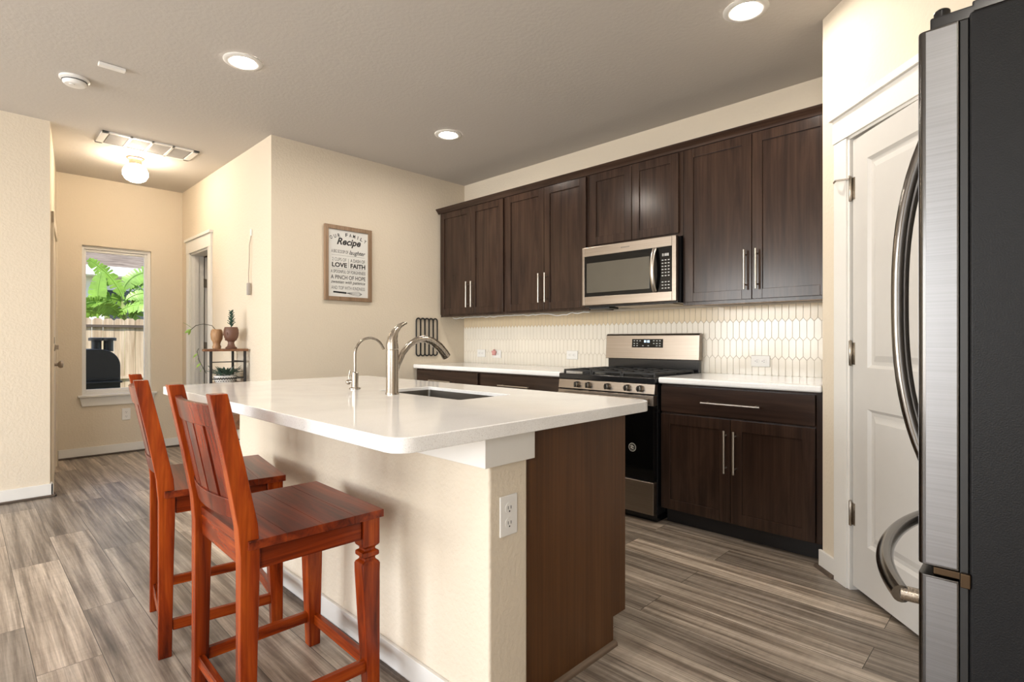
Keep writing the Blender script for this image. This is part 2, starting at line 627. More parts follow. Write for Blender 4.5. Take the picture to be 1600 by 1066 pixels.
# front door in the hall left wall; local x runs away from the kitchen, local y into the wall
HL = (-5.18, .466, 0)
HA = math.atan2(.179, -1.50)
fd = thing('door_2', None, None, HL, HA, kind='structure')
obj('slab', B().box(.27, 1.18, -.006, -.001, .01, 2.03), M['wall'], fd, local=True)
obj('casing', B().box(.185, .27, -.017, -.001, 0, 2.12).box(1.18, 1.265, -.017, -.001, 0, 2.12).box(.185, 1.265, -.017, -.001, 2.03, 2.12), M['wall'], fd, .002, local=True)
kb = B().lathe([(.030, -.006), (.030, -.014), (.012, -.018), (.012, -.036), (.024, -.044), (.029, -.056), (.024, -.068), (.008, -.072)], (.345, 0, .95), 20, 'y')
obj('knob', kb, M['steel'], fd, local=True)
kb = B().lathe([(.030, -.006), (.030, -.016), (.026, -.022), (.010, -.024)], (.345, 0, 1.085), 20, 'y')
kb.box(.338, .352, -.042, -.022, 1.068, 1.102)
obj('deadbolt', kb, M['steel'], fd, local=True)
obj('door_latch_plate', B().box(.335, .365, -.018, -.006, 1.115, 1.165), M['blackmatte'], fd, .002, local=True)

# hall right door: casing and a slab swung open into the next room
tr = thing('trim_5', None, None, (0, 0, 0), kind='structure')
obj('casing', B().box(d0 - .09, d0, YH - .018, YH, 0, dh), M['trim'], tr, .002)
obj('casing', B().box(d1, d1 + .09, YH - .018, YH, 0, dh), M['trim'], tr, .002)
obj('head_casing', B().box(d0 - .095, d1 + .095, YH - .020, YH, dh, dh + .125).box(d0 - .11, d1 + .11, YH - .036, YH, dh + .125, dh + .152), M['trim'], tr, .002)
obj('jamb', B().box(d0, d0 + .018, YH, YH + .12, 0, dh).box(d1 - .018, d1, YH, YH + .12, 0, dh).box(d0, d1, YH, YH + .12, dh - .018, dh)
    .box(d0 + .018, d0 + .03, YH + .03, YH + .07, 0, dh - .018), M['trim'], tr)
door3 = thing('door_3', None, None, (d0 + .024, YH + .128, 0), R(80), kind='structure')
panel_door(door3, .57, 2.02, .035, [(.10, .47, .237, .84), (.10, .47, 1.02, 1.92)], M['doorpaint'])
for z in (1.70, 1.03, .30):
    hb = B().lathe([(.006, z), (.006, z + .095)], (-.006, -.006, 0), 12).box(-.012, .020, -.002, 0, z, z + .09)
    hb.box(-.014, -.0125, -.042, -.008, z, z + .09)
    obj('hinge', hb, M['nickel'], door3, local=True)

# ------------------------------------------------------------------ hall window
win = thing('window_1', None, None, (XH, (wy0 + wy1) / 2, wz0), kind='structure')
fx0, fx1 = XH - .10, XH - .035


def frame_x(b, x0, x1, y0, y1, z0, z1, l, r, t, bt):
    b.box(x0, x1, y0, y0 + l, z0, z1).box(x0, x1, y1 - r, y1, z0, z1)
    b.box(x0, x1, y0 + l, y1 - r, z1 - t, z1).box(x0, x1, y0 + l, y1 - r, z0, z0 + bt)
    return b


obj('window_frame', frame_x(B(), fx0, fx1, wy0, wy1, wz0, wz1, .022, .026, .032, .034), M['white'], win, .002)
obj('sash', frame_x(B(), fx0 + .012, fx1 - .018, wy0 + .022, wy1 - .026, wz0 + .034, wz1 - .032, .016, .024, .026, .030), M['white'], win, .003)
obj('pane', B().box(fx0 + .028, fx0 + .032, wy0 + .038, wy1 - .050, wz0 + .064, wz1 - .058), M['glass'], win)
obj('window_sill', B().box(XH - .035, XH + .045, wy0 - .035, wy1 + .045, wz0 - .006, wz0 + .014), M['trim'], win, .004)
obj('apron', B().prism([(wy0 - .02, wz0 - .006), (wy1 + .03, wz0 - .006), (wy1 + .012, wz0 - .095), (wy0 - .002, wz0 - .095)], XH, XH + .018, 'x'), M['trim'], win, .003)

# living room windows behind the camera
for i, (x0, x1) in enumerate(((-5.0, -3.0), (-2.7, -1.1))):
    w2 = thing('window_%d' % (i + 2), None, None, ((x0 + x1) / 2, -4.09, .35), kind='structure')
    fb = B()
    xm = (x0 + x1) / 2
    for a, c in ((x0, x0 + .05), (xm - .03, xm + .03), (x1 - .05, x1)):
        fb.box(a, c, -4.12, -4.06, .35, 2.45)
    fb.box(x0, x1, -4.12, -4.06, .35, .40).box(x0, x1, -4.12, -4.06, 2.40, 2.45)
    obj('window_frame', fb, M['white'], w2, .003)

# ------------------------------------------------------------------ upper cabinets
FY = YW - .33        # face frame plane


def shaker(name, parent, x0, x1, z0, z1, yf, mat, rail=.058, t=.02):
    """five-piece door: stiles, rails and a recessed panel, one mesh"""
    b = B()
    b.box(x0, x0 + rail, yf, yf + t, z0, z1).box(x1 - rail, x1, yf, yf + t, z0, z1)
    b.box(x0 + rail, x1 - rail, yf, yf + t, z1 - rail, z1).box(x0 + rail, x1 - rail, yf, yf + t, z0, z0 + rail)
    b.box(x0 + rail - .002, x1 - rail + .002, yf + .009, yf + t - .002, z0 + rail - .002, z1 - rail + .002)
    return obj(name, b, mat, parent, .0015)


def bar_handle(parent, p, q, n=(0, -1, 0), out=.034, r=.0062):
    p, q, n = Vector(p), Vector(q), Vector(n)
    b = B().tube([p + n * out, q + n * out], r, 12)
    t = (q - p).normalized()
    for e in (p + t * .028, q - t * .028):
        b.tube([e + n * .0005, e + n * out], r * .8, 10)
    return obj('handle', b, M['handle'], parent)


def upper(name, label, x0, x1, z0, doors, hz=None, zt=2.40):
    t = thing(name, label, 'cabinet', ((x0 + x1) / 2, (FY + YW) / 2, z0), group='upper kitchen cabinets')
    b = B()
    b.box(x0, x1, FY + .019, YW - .001, z0 + .012, zt)
    # face frame
    b.box(x0, x0 + .032, FY, FY + .019, z0, zt).box(x1 - .032, x1, FY, FY + .019, z0, zt)
    b.box(x0 + .032, x1 - .032, FY, FY + .019, z0, z0 + .032).box(x0 + .032, x1 - .032, FY, FY + .019, zt - .05, zt)
    obj('body', b, M['cab'], t, .0012)
    for i, (a, c) in enumerate(doors):
        d = shaker('door', t, a, c, z0 + .021, zt - .022, FY - .020, M['cab'])
        if hz:
            hxp = c - .032 if i == 0 else a + .032
            bar_handle(d, (hxp, FY - .020, hz[0]), (hxp, FY - .020, hz[1]))
    return t


upper('wall_cabinet', 'tall dark wall cabinet with two doors, nearest the framed recipe print', -4.258, -3.348, 1.368, [(-4.240, -3.789), (-3.785, -3.366)], (1.447, 1.685))
upper('wall_cabinet', 'tall dark two-door wall cabinet directly left of the microwave', -3.347, -2.457, 1.368, [(-3.329, -2.894), (-2.890, -2.474)], (1.447, 1.683))
upper('wall_cabinet', 'short dark two-door wall cabinet directly above the microwave', -2.456, -1.697, 1.829, [(-2.438, -2.077), (-2.073, -1.722)])
upper('wall_cabinet', 'tall dark two-door wall cabinet right of the microwave, beside the pantry wall', -1.696, -.794, 1.368, [(-1.676, -1.250), (-1.246, -.822)], (1.446, 1.683))
cb = B().prism([(FY - .001, 2.385), (FY - .014, 2.385), (FY - .018, 2.395), (FY - .032, 2.412), (FY - .040, 2.418), (FY - .046, 2.430), (FY - .001, 2.430)], -4.284, -.793, 'x')
cb.box(-4.284, -4.259, FY - .001, YW - .002, 2.400, 2.430)
obj('crown_moulding', cb, M['cabx'], label='dark crown moulding running along the tops of the wall cabinets', cat='moulding')

# wires dangling under the wall cabinets
pts = []
for i in range(60):
    x = -4.18 + i * (1.66 / 59)
    pts.append((x, FY + .09, 1.372 - .008 - .010 * abs(sin(i * .83)) * (1.2 if i % 17 < 6 else .5) - (.018 * sin(pi * (i - 44) / 8) if 44 <= i <= 52 else 0)))
obj('light_strip_wire', B().tube(pts, .0035, 8), M['white'], label='thin white light strip wire drooping under the left wall cabinets', cat='wire')
st = B().box(-1.66, -.80, FY + .05, FY + .066, 1.369, 1.3795)
obj('light_strip', st, M['copper'], label='thin copper-coloured light strip under the right wall cabinet', cat='light strip')

# ------------------------------------------------------------------ microwave
mw = thing('microwave', 'stainless steel microwave mounted above the gas range', 'microwave', (-2.075, 3.45, 1.388))
X0, X1, MZ0, MZ1, MY = -2.453, -1.699, 1.398, 1.822, 3.245
obj('body', B().box(X0 + .004, X1 - .004, MY + .032, YW - .012, MZ0 - .012, MZ1), M['black'], mw, .003)
gx0, gx1, gz0, gz1 = X0 + .020, X1 - .030, MZ0 + .062, MZ1 - .066
fb = B().box(X0, gx0, MY, MY + .031, MZ0, MZ1).box(gx1, X1, MY, MY + .031, MZ0, MZ1)
fb.box(gx0, gx1, MY, MY + .031, MZ0, gz0).box(gx0, gx1, MY, MY + .031, gz1, MZ1)
bmesh.ops.remove_doubles(fb.bm, verts=fb.bm.verts, dist=1e-5)
obj('front_frame', fb, M['steel'], mw, .0025)
dr = obj('door', B().box(gx0, gx1, MY + .003, MY + .03, gz0, gz1), M['glassblack'], mw, .001)
obj('window', B().box(gx0 + .02, X0 + .560, MY + .0015, MY + .004, gz0 + .028, gz1 - .050), M['mwwindow'], dr, .001)
hp = []
for i in range(17):
    t = i / 16
    hp.append((X0 + .604, MY - .006 - .040 * sin(pi * t) ** .7, gz0 + .006 + (gz1 - gz0 - .012) * t))
obj('handle', B().tube(hp, .016, 12, (.95, .5), up=(0, 1, 0)), M['handle'], dr)
cp = obj('control_panel', B().box(X0 + .634, gx1 - .004, MY + .0015, MY + .004, gz0 + .006, gz1 - .006), M['glassblack'], mw, .001)
kx0, kx1 = X0 + .650, gx1 - .014
obj('display', B().box(kx0 + .006, kx0 + .012, MY - .0002, MY + .0016, gz1 - .062, gz1 - .044).box(kx0 + .018, kx0 + .022, MY - .0002, MY + .0016, gz1 - .062, gz1 - .044)
    .box(kx0 + .028, kx0 + .038, MY - .0002, MY + .0016, gz1 - .062, gz1 - .044).box(kx0 + .042, kx0 + .052, MY - .0002, MY + .0016, gz1 - .062, gz1 - .044), M['key'], cp)
kb = B()
for r_ in range(10):
    for c_ in range(3):
        if r_ == 6:
            continue
        x = kx0 + .008 + c_ * (kx1 - kx0 - .016) / 2
        z = gz1 - .088 - r_ * .0205
        obj('key', B().box(x - .006, x + .006, MY, MY + .0016, z - .003, z + .003), M['key'], cp)
bb = B()
for k in range(6):
    bb.box(-2.115 + k * .012, -2.108 + k * .012, MY - .0006, MY, MZ1 - .036, MZ1 - .028)
obj('badge', bb, M['inkgrey'], mw)
obj('grease_filter', B().box(-2.43, -2.25, 3.30, 3.42, MZ0 - .026, MZ0 - .0125), M['blackmatte'], mw, .002)
obj('underside_vent', B().box(-2.20, -1.75, 3.30, 3.60, MZ0 - .017, MZ0 - .0125), M['steel'], mw, .002)

# ------------------------------------------------------------------ backsplash tiles
tw, pitch, tip, zc = .0413, .1213, .0215, 1.270
tb = B()
g = .0012
sx0, sx1 = XL + .002, -.795
tb.mi = 2
tb.box(sx0, sx1, YW - .006, YW - .001, .90, 1.372)
ncol = int((sx1 - sx0) / tw) + 3
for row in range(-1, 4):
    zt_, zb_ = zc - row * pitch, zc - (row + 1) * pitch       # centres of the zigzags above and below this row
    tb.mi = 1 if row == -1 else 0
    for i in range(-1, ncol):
        cx = -.9 - 90 * tw + (i + (.5 if row % 2 else 0)) * tw + 8 * tw
        a0, a1 = cx - tw / 2 + g, cx + tw / 2 - g
        if a1 <= sx0 or a0 >= sx1:
            continue
        pts = [(a0, zb_ + tip / 2 + g * .6), (cx, zb_ - tip / 2 + g * 1.2), (a1, zb_ + tip / 2 + g * .6),
               (a1, zt_ - tip / 2 - g * .6), (cx, zt_ + tip / 2 - g * 1.2), (a0, zt_ - tip / 2 - g * .6)]
        cl = [(min(max(x, sx0), sx1), min(max(z, .902), 1.37)) for x, z in pts]
        in_ = [(x + (cx - x) * .035, z + ((zt_ + zb_) / 2 - z) * .008) for x, z in cl]
        fr = [(x, YW - .0075, z) for x, z in in_]
        bk = [(x, YW - .006, z) for x, z in cl]
        try:
            tb.loft([bk, fr], True, False)
            tb.poly(fr)
        except ValueError:
            pass
bmesh.ops.remove_doubles(tb.bm, verts=tb.bm.verts, dist=1e-6)
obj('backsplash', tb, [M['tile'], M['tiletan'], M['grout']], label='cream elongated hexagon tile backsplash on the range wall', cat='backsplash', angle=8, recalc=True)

# ------------------------------------------------------------------ base cabinets and worktops
BY = 3.07            # face frame plane of the base cabinets


def base_cab(label, x0, x1, fronts, drawer_h, doors, dh_=None):
    t = thing('base_cabinet', label, 'cabinet', ((x0 + x1) / 2, (BY + YW) / 2, 0), group='base cabinets along the range wall')
    b = B().box(x0, x1, BY + .019, YW - .012, .10, .875)
    b.box(x0, x0 + .036, BY, BY + .019, .10, .875).box(x1 - .036, x1, BY, BY + .019, .10, .875)
    b.box(x0 + .036, x1 - .036, BY, BY + .019, .10, .136).box(x0 + .036, x1 - .036, BY, BY + .019, .845, .875)
    b.box(x0 + .036, x1 - .036, BY, BY + .019, .68, .71)
    obj('body', b, M['cab'], t, .0012)
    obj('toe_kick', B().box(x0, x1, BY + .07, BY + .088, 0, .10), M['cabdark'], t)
    for a, c, h0, h1 in fronts:
        d = obj('drawer', B().box(a, c, BY - .020, BY - .0005, .702, .862), M['cabx'], t, .003)
        bar_handle(d, (h0, BY - .020, drawer_h), (h1, BY - .020, drawer_h))
    for i, (a, c) in enumerate(doors):
        d = shaker('door', t, a, c, .106, .690, BY - .020, M['cab'], .062)
        hxp = c - .022 if i == 0 else a + .028
        bar_handle(d, (hxp, BY - .020, .39), (hxp, BY - .020, .63))
    return t


base_cab('dark base cabinet with wide drawer and two doors, right of the gas range', -1.703, -.795, [(-1.698, -.833, -1.426, -1.094)], .777, [(-1.698, -1.268), (-1.264, -.833)])
base_cab('dark base cabinet with drawer, beneath the black wall rack', -4.286, -3.380, [(-4.262, -3.399, -4.033, -3.719)], .774, [(-4.262, -3.833), (-3.829, -3.399)])
base_cab('dark base cabinet with drawer, directly left of the gas range', -3.379, -2.478, [(-3.361, -2.506, -3.122, -2.787)], .780, [(-3.361, -2.936), (-2.932, -2.506)])


def slab_top(name, label, outline, z0, z1, hole=None, edge=.012):
    b = B()
    if hole is None:
        b.prism(outline, z0, z1, 'z')
    return obj(name, b, M['quartz'], bevel=edge, segs=4, label=label, cat='countertop')


slab_top('countertop', 'white quartz countertop between the gas range and the pantry wall', [(-1.705, 3.022), (-.795, 3.022), (-.795, YW - .012), (-1.705, YW - .012)], .876, .914)
slab_top('countertop', 'white quartz countertop in the corner under the black wall rack', [(-4.284, 3.022), (-2.476, 3.022), (-2.476, YW - .012), (-4.284, YW - .012)], .876, .914)

# ------------------------------------------------------------------ gas range
rg = thing('gas_range', 'stainless steel gas range with black cooktop between the base cabinets', 'stove', (-2.09, 3.33, 0))
RX0, RX1 = -2.470, -1.710
obj('body', B().box(RX0, RX1, 3.030, 3.640, .055, .868).box(RX0 + .02, RX1 - .02, 3.06, 3.60, .0, .055), M['black'], rg, .003)
obj('cooktop', B().box(RX0 - .002, RX1 + .002, 2.998, 3.600, .869, .908), M['black'], rg, .006)
for k in range(3):
    gx = RX0 + .02 + k * .243
    gb = B()
    for xx in (gx, gx + .115, gx + .229):
        gb.box(xx - .005, xx + .005, 3.04, 3.55, .9235, .9355)
    for yy in (3.04, 3.17, 3.295, 3.42, 3.55):
        gb.box(gx - .005, gx + .234, yy - .005, yy + .005, .9235, .9355)
    for xx in (gx, gx + .229):
        for yy in (3.04, 3.55):
            gb.box(xx - .006, xx + .006, yy - .006, yy + .006, .9085, .9235)
    obj('grate', gb, M['blackmatte'], rg)
for cx, cy in ((-2.33, 3.16), (-2.33, 3.44), (-2.09, 3.30), (-1.85, 3.16), (-1.85, 3.44)):
    obj('burner', B().lathe([(.045, .9085), (.045, .914), (.030, .917), (.028, .922), (.010, .9228)], (cx, cy, 0), 20), M['blackmatte'], rg)
pnl = obj('control_panel', B().prism([(3.029, .806), (2.990, .806), (3.000, .868), (3.029, .868)], RX0, RX1, 'x'), M['steel'], rg, .002)
for kx in (-2.300, -2.205, -2.050, -1.900, -1.806):
    k = B().lathe([(.021, 2.9945), (.021, 2.985), (.019, 2.972), (.017, 2.962), (.006, 2.9615)], (kx, 0, .838), 20, 'y')
    kn = obj('knob', k, M['nickel'], pnl)
    obj('knob_grip', B().box(kx - .005, kx + .005, 2.953, 2.964, .820, .856), M['fridgeedge'], kn, .002)
od = obj('oven_door', B().box(RX0 + .003, RX1 - .003, 2.984, 3.029, .735, .798), M['steel'], rg, .003)
obj('window', B().box(RX0 + .003, RX1 - .003, 2.986, 3.029, .268, .7345), M['glassblack'], od, .002)
hb = B().box(RX0 + .035, RX1 - .035, 2.935, 2.953, .752, .782)
for hx_ in (RX0 + .045, RX1 - .055):
    hb.box(hx_, hx_ + .022, 2.950, 2.985, .754, .780)
obj('handle', hb, M['steel'], od, .004)
obj('drawer', B().box(RX0 + .003, RX1 - .003, 2.986, 3.029, .060, .262), M['steel'], rg, .004)
sk = obj('sticker', B().lathe([(.027, 2.9855), (.027, 2.9852)], (-1.862, 0, .464), 28, 'y'), M['key'], od)
obj('sticker_print', B().lathe([(.0225, 2.9851), (.0225, 2.9849)], (-1.862, 0, .464), 28, 'y'), M['ink'], sk)
sm = B()
for k, (dx, dz, l) in enumerate(((-.004, .010, .018), (.001, .003, .024), (-.005, -.004, .014), (.004, -.010, .016))):
    sm.tube([(-1.862 + dx - l / 2, 2.9846, .464 + dz - .003), (-1.862 + dx, 2.9846, .464 + dz + .002), (-1.862 + dx + l / 2, 2.9846, .464 + dz - .001)], .0018, 6)
obj('sticker_mark', sm, M['white'], sk)
bg = obj('backguard', B().prism([(3.640, 1.000), (3.590, 1.000), (3.600, 1.178), (3.612, 1.190), (3.640, 1.190)], RX0 - .012, RX1 + .003, 'x'), M['steel'], rg, .004)
obj('backguard_riser', B().box(RX0 + .004, RX1 - .006, 3.604, 3.640, .869, 1.000), M['black'], rg, .003)
dy = lambda z: 3.590 + (z - 1.0) * .0562 - .0012
dsp = obj('display', B().prism([(dy(1.086), 1.086), (dy(1.150), 1.150), (dy(1.150) + .003, 1.150), (dy(1.086) + .003, 1.086)], -2.245, -1.985, 'x'), M['glassblack'], bg)
kb = B()
for (x, z) in [(-2.225, 1.137), (-2.200, 1.137), (-2.175, 1.137), (-2.225, 1.117), (-2.200, 1.117), (-2.225, 1.100), (-2.200, 1.100), (-2.06, 1.137), (-2.035, 1.137), (-2.01, 1.137),
               (-2.06, 1.117), (-2.035, 1.117), (-2.01, 1.117), (-2.035, 1.100), (-2.01, 1.100), (-2.15, 1.100), (-2.105, 1.100)]:
    obj('key', B().box(x - .006, x + .006, dy(z) - .0008, dy(z), z - .003, z + .003), M['key'], dsp)
kb = B()
for x in (-2.137, -2.126, -2.110, -2.099):
    kb.box(x - .0032, x + .0032, dy(1.132) - .0008, dy(1.132), 1.124, 1.141)
obj('clock_digits', kb, M['led'], dsp)

# ------------------------------------------------------------------ island
IX0, IX1 = -3.09, -1.125
SY = 1.055           # seating face of the half wall
struct('wall_island', B().box(IX0, IX1, SY, 1.215, 0, .876), M['pony'], .010)
struct('baseboard_island', B().prism([(IX0, SY - .014), (IX1 + .014, SY - .014), (IX1 + .014, 1.2), (IX1, 1.2), (IX1, SY), (IX0, SY)], 0, .094, 'z'), M['trim'], .003)
struct('trim_6', B().box(IX0, IX1 - .02, SY - .029, SY - .014, 0, .017), M['shoedark'], .004)
struct('trim_7', B().prism([(IX0, SY - .038), (IX1 + .024, SY - .038), (IX1 + .024, 1.222), (IX1, 1.222), (IX1, SY), (IX0, SY)], .784, .8755, 'z'), M['trim'], .002)
ic = thing('island_cabinet', 'dark wood cabinet run of the island behind the half wall', 'cabinet', (-2.1, 1.5, 0))
obj('body', B().box(IX0 + .02, -1.175, 1.216, 1.758, .10, .700).box(IX0 + .02, -1.175, 1.216, 1.29, .70, .875).box(IX0 + .02, -1.175, 1.70, 1.758, .70, .875)
    .box(IX0 + .02, -2.30, 1.29, 1.70, .70, .875).box(-1.48, -1.175, 1.29, 1.70, .70, .875), M['cab'], ic)
obj('end_panel', B().prism([(1.216, 0), (1.716, 0), (1.716, .105), (1.797, .105), (1.797, .875), (1.216, .875)], -1.174, -1.152, 'x'), M['panelwood'], ic, .001)
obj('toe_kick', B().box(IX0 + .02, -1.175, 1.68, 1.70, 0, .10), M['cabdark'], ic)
for a, c in ((-3.05, -2.60), (-2.59, -2.14), (-2.13, -1.67), (-1.66, -1.185)):
    b = B().box(a, c, 1.760, 1.802, .115, .862)
    obj('door', b, M['cab'], ic, .002)
qr = [(-1.152, 0), (-1.136, 0), (-1.136, .006), (-1.1375, .012), (-1.1425, .0165), (-1.152, .018)]
struct('trim_8', B().prism([(p[0], p[1]) for p in qr], 1.20, 1.722, 'y'), M['shoe'])

# island worktop with the sink cut-out
ox0, ox1, oy0, oy1 = -3.125, -1.052, .700, 1.832
sx0_, sx1_, sy0_, sy1_ = -2.150, -1.585, 1.330, 1.612


def rounded(x0, x1, y0, y1, r, n=6, skip=()):
    pts = []
    for (cx, cy, a0) in ((x1 - r, y1 - r, 0), (x0 + r, y1 - r, 90), (x0 + r, y0 + r, 180), (x1 - r, y0 + r, 270)):
        for k in range(n + 1):
            a = R(a0 + 90 * k / n)
            pts.append((cx + r * cos(a), cy + r * sin(a)))
    return pts


def ring_slab(outer, inner, z0, z1):
    b = B()
    bm = b.bm
    es = []
    for pts in (outer, inner):
        vs = [bm.verts.new((x, y, z1)) for x, y in pts]
        es += [bm.edges.new((vs[i], vs[(i + 1) % len(vs)])) for i in range(len(vs))]
    bmesh.ops.triangle_fill(bm, use_beauty=True, use_dissolve=True, edges=es, normal=(0, 0, 1))
    ret = bmesh.ops.extrude_face_region(bm, geom=bm.faces[:])
    bmesh.ops.translate(bm, verts=[v for v in ret['geom'] if isinstance(v, bmesh.types.BMVert)], vec=(0, 0, z0 - z1))
    return b


obj('countertop', ring_slab(rounded(ox0, ox1, oy0, oy1, .055), rounded(sx0_, sx1_, sy0_, sy1_, .012, 3), .876, .914), M['quartz'], bevel=.011, segs=4,
    label='large white quartz island countertop with the sink cut into it', cat='countertop', angle=50)

sk = B()
r0 = rounded(sx0_ + .001, sx1_ - .001, sy0_ + .001, sy1_ - .001, .012, 4)
def lvl(pts, z, f=1.0):
    cx, cy = (sx0_ + sx1_) / 2, (sy0_ + sy1_) / 2
    return [(cx + (x - cx) * f, cy + (y - cy) * f, z) for x, y in pts]
sk.loft([lvl(r0, .8995), lvl(r0, .74, .985), lvl(r0, .715, .93)], True, False)
sk.poly(lvl(r0, .715, .93))
sink = obj('sink', sk, M['sink'], label='undermount stainless steel sink set in the island countertop', cat='sink', recalc=True)
sink_off = sink.location
obj('drain', B().lathe([(.040, .7155), (.040, .718), (.030, .718), (.028, .716), (.006, .716)], ((sx0_ + sx1_) / 2, 1.48, 0), 20), M['steel'], sink)

# faucet
fx, fy = -1.950, 1.272
fc = thing('faucet', 'tall brushed nickel kitchen faucet with arched spout beside the sink', 'faucet', (fx, fy, .914))
obj('base', B().lathe([(.0285, .9145), (.0285, .920), (.0262, .924), (.0258, 1.096), (.0245, 1.102)], (fx, fy, 0), 28), M['nickel'], fc)
sp = [(fx, fy + .010, .985), (fx, fy + .024, 1.035), (fx, fy + .050, 1.086), (fx, fy + .085, 1.122), (fx, fy + .125, 1.142), (fx, fy + .165, 1.147), (fx, fy + .205, 1.137),
      (fx, fy + .245, 1.112), (fx, fy + .275, 1.082), (fx, fy + .288, 1.066)]
obj('spout', B().tube(sp, [.010, .013, .0135, .0135, .014, .0155, .0175, .0195, .0205, .0205], 18), M['nickel'], fc)
lv = [(fx, fy, 1.104), (fx, fy - .001, 1.122), (fx, fy + .002, 1.150), (fx, fy + .014, 1.178), (fx, fy + .034, 1.200), (fx, fy + .058, 1.212), (fx, fy + .072, 1.214)]
obj('lever', B().tube(lv, [.0258, .0255, .021, .015, .0105, .007, .0035], 18, (1.0, 1.0)), M['nickel'], fc)
# drinking water tap
tx, ty = -2.285, 1.288
ft = thing('water_tap', 'slim nickel drinking water tap with thin gooseneck spout on the island', 'faucet', (tx, ty, .914))
obj('base', B().lathe([(.026, .9145), (.026, .920), (.0155, .923), (.0155, .990), (.010, .994)], (tx, ty, 0), 22), M['nickel'], ft)
gp = [(tx, ty, .99), (tx, ty, 1.075)]
for k in range(13):
    a = pi - k * (pi * .80) / 12
    gp.append((tx, ty + .078 + .078 * cos(a), 1.075 + .076 * sin(a)))
gp.append((tx, gp[-1][1] + .012, gp[-1][2] - .022))
obj('spout', B().tube(gp, .0062, 12), M['nickel'], ft)
lb = B().tube([(tx - .014, ty - .004, .948), (tx - .034, ty - .012, .948)], .0085, 12).tube([(tx - .030, ty - .010, .945), (tx - .033, ty - .012, .975), (tx - .030, ty - .008, 1.000)], [.004, .0035, .003], 10)
lb.ball((tx - .036, ty - .013, .945), .013)
obj('lever', lb, M['nickel'], ft)


# ------------------------------------------------------------------ power outlets
def outlet(label, o, rz, horiz=False, extra=None):
    """plate in local x-z facing local -y"""
    t = thing('power_outlet', label, 'power outlet', o, rz, group='white power outlets')
    w, h = (.118, .074) if horiz else (.072, .118)
    obj('cover_plate', B().box(-w / 2, w / 2, -.007, -.001, -h / 2, h / 2), M['white'], t, .003, local=True)
    for s in (-1, 1):
        cx, cz = (s * .022, 0) if horiz else (0, s * .022)
        sc = B().lathe([(.0165, -.0085), (.0165, -.0065)], (cx, 0, cz), 20, 'y')
        so = obj('socket', sc, M['white'], t, local=True)
        sl = B()
        if horiz:
            sl.box(cx - .003, cx + .006, -.0092, -.0084, cz + .005, cz + .0068).box(cx - .003, cx + .006, -.0092, -.0084, cz - .0068, cz - .005)
            sl.lathe([(.0024, -.0092), (.0024, -.0084)], (cx - .0095, 0, cz), 8, 'y')
        else:
            sl.box(cx - .0068, cx - .005, -.0092, -.0084, cz - .003, cz + .006).box(cx + .005, cx + .0068, -.0092, -.0084, cz - .003, cz + .006)
            sl.lathe([(.0024, -.0092), (.0024, -.0084)], (cx, 0, cz - .0095), 8, 'y')
        obj('slots', sl, M['ink'], so, local=True)
    return t


YT = YW - .0085
outlet('white sideways power outlet on the tiles right of the gas range', (-1.319, YT, 1.005), 0, True)
outlet('white sideways power outlet on the tiles just left of the gas range', (-2.868, YT, 1.015), 0, True)
outlet('white sideways power outlet on the tiles nearest the room corner', (-4.015, YT, 1.012), 0, True)
outlet('white upright power outlet on the island half wall end', (IX1, 1.128, .628), R(90))
outlet('white upright power outlet below the hall window', (XH, 1.195, .39), R(90))
outlet('white sideways power outlet holding the pink night light', (-3.79, YT, 1.008), 0, True)
M['pink'] = plain('pink_plastic', (.62, .30, .28), .4)
nl = B().lathe([(.004, -.030), (.020, -.028), (.024, -.020), (.022, -.0095)], (-3.815, YT, 1.022), 16, 'y')
for k in range(5):
    a = 2 * pi * k / 5 + .3
    nl.ball((-3.815 + .022 * cos(a), YT - .020, 1.022 + .022 * sin(a)), .011, 10, 6)
obj('night_light', nl, M['pink'], label='small pink flower-shaped night light plugged into the backsplash outlet', cat='night light')

# black wall rack on the picture wall
rb = B()
y0, y1, z0, z1 = 3.055, 3.305, .992, 1.352
n = 5
wd = (y1 - y0) / n
for k in range(n):
    yc = y0 + wd * (k + .5)
    loop = []
    rr = wd / 2
    for i in range(9):
        a = pi - pi * i / 8
        loop.append((XL + .014, yc + rr * cos(a), z1 - rr + rr * sin(a)))
    for i in range(9):
        a = -pi * i / 8
        loop.append((XL + .014, yc + rr * cos(a), z0 + rr + rr * sin(a)))
    loop.append(loop[0])
    rb.tube(loop, .0072, 8, up=(1, 0, 0))
rack = obj('wall_rack', rb, M['blackmatte'], label='black rack of five joined wire loops on the wall by the cabinets', cat='rack')

# ------------------------------------------------------------------ framed print
py0, py1, pz0, pz1 = 2.128, 2.570, 1.478, 2.114
pc = thing('framed_print', 'wood-framed family recipe print hanging on the cream wall', 'picture', (XL, (py0 + py1) / 2, pz0))
fw = .034
fb = B().box(XL + .002, XL + .026, py0, py0 + fw, pz0, pz1).box(XL + .002, XL + .026, py1 - fw, py1, pz0, pz1)
fb.box(XL + .002, XL + .026, py0 + fw, py1 - fw, pz1 - fw, pz1).box(XL + .002, XL + .026, py0 + fw, py1 - fw, pz0, pz0 + fw)
obj('frame', fb, M['frame'], pc, .003)
pp = obj('print', B().box(XL + .003, XL + .012, py0 + fw, py1 - fw, pz0 + fw, pz1 - fw), M['paper'], pc)
YC = (py0 + py1) / 2


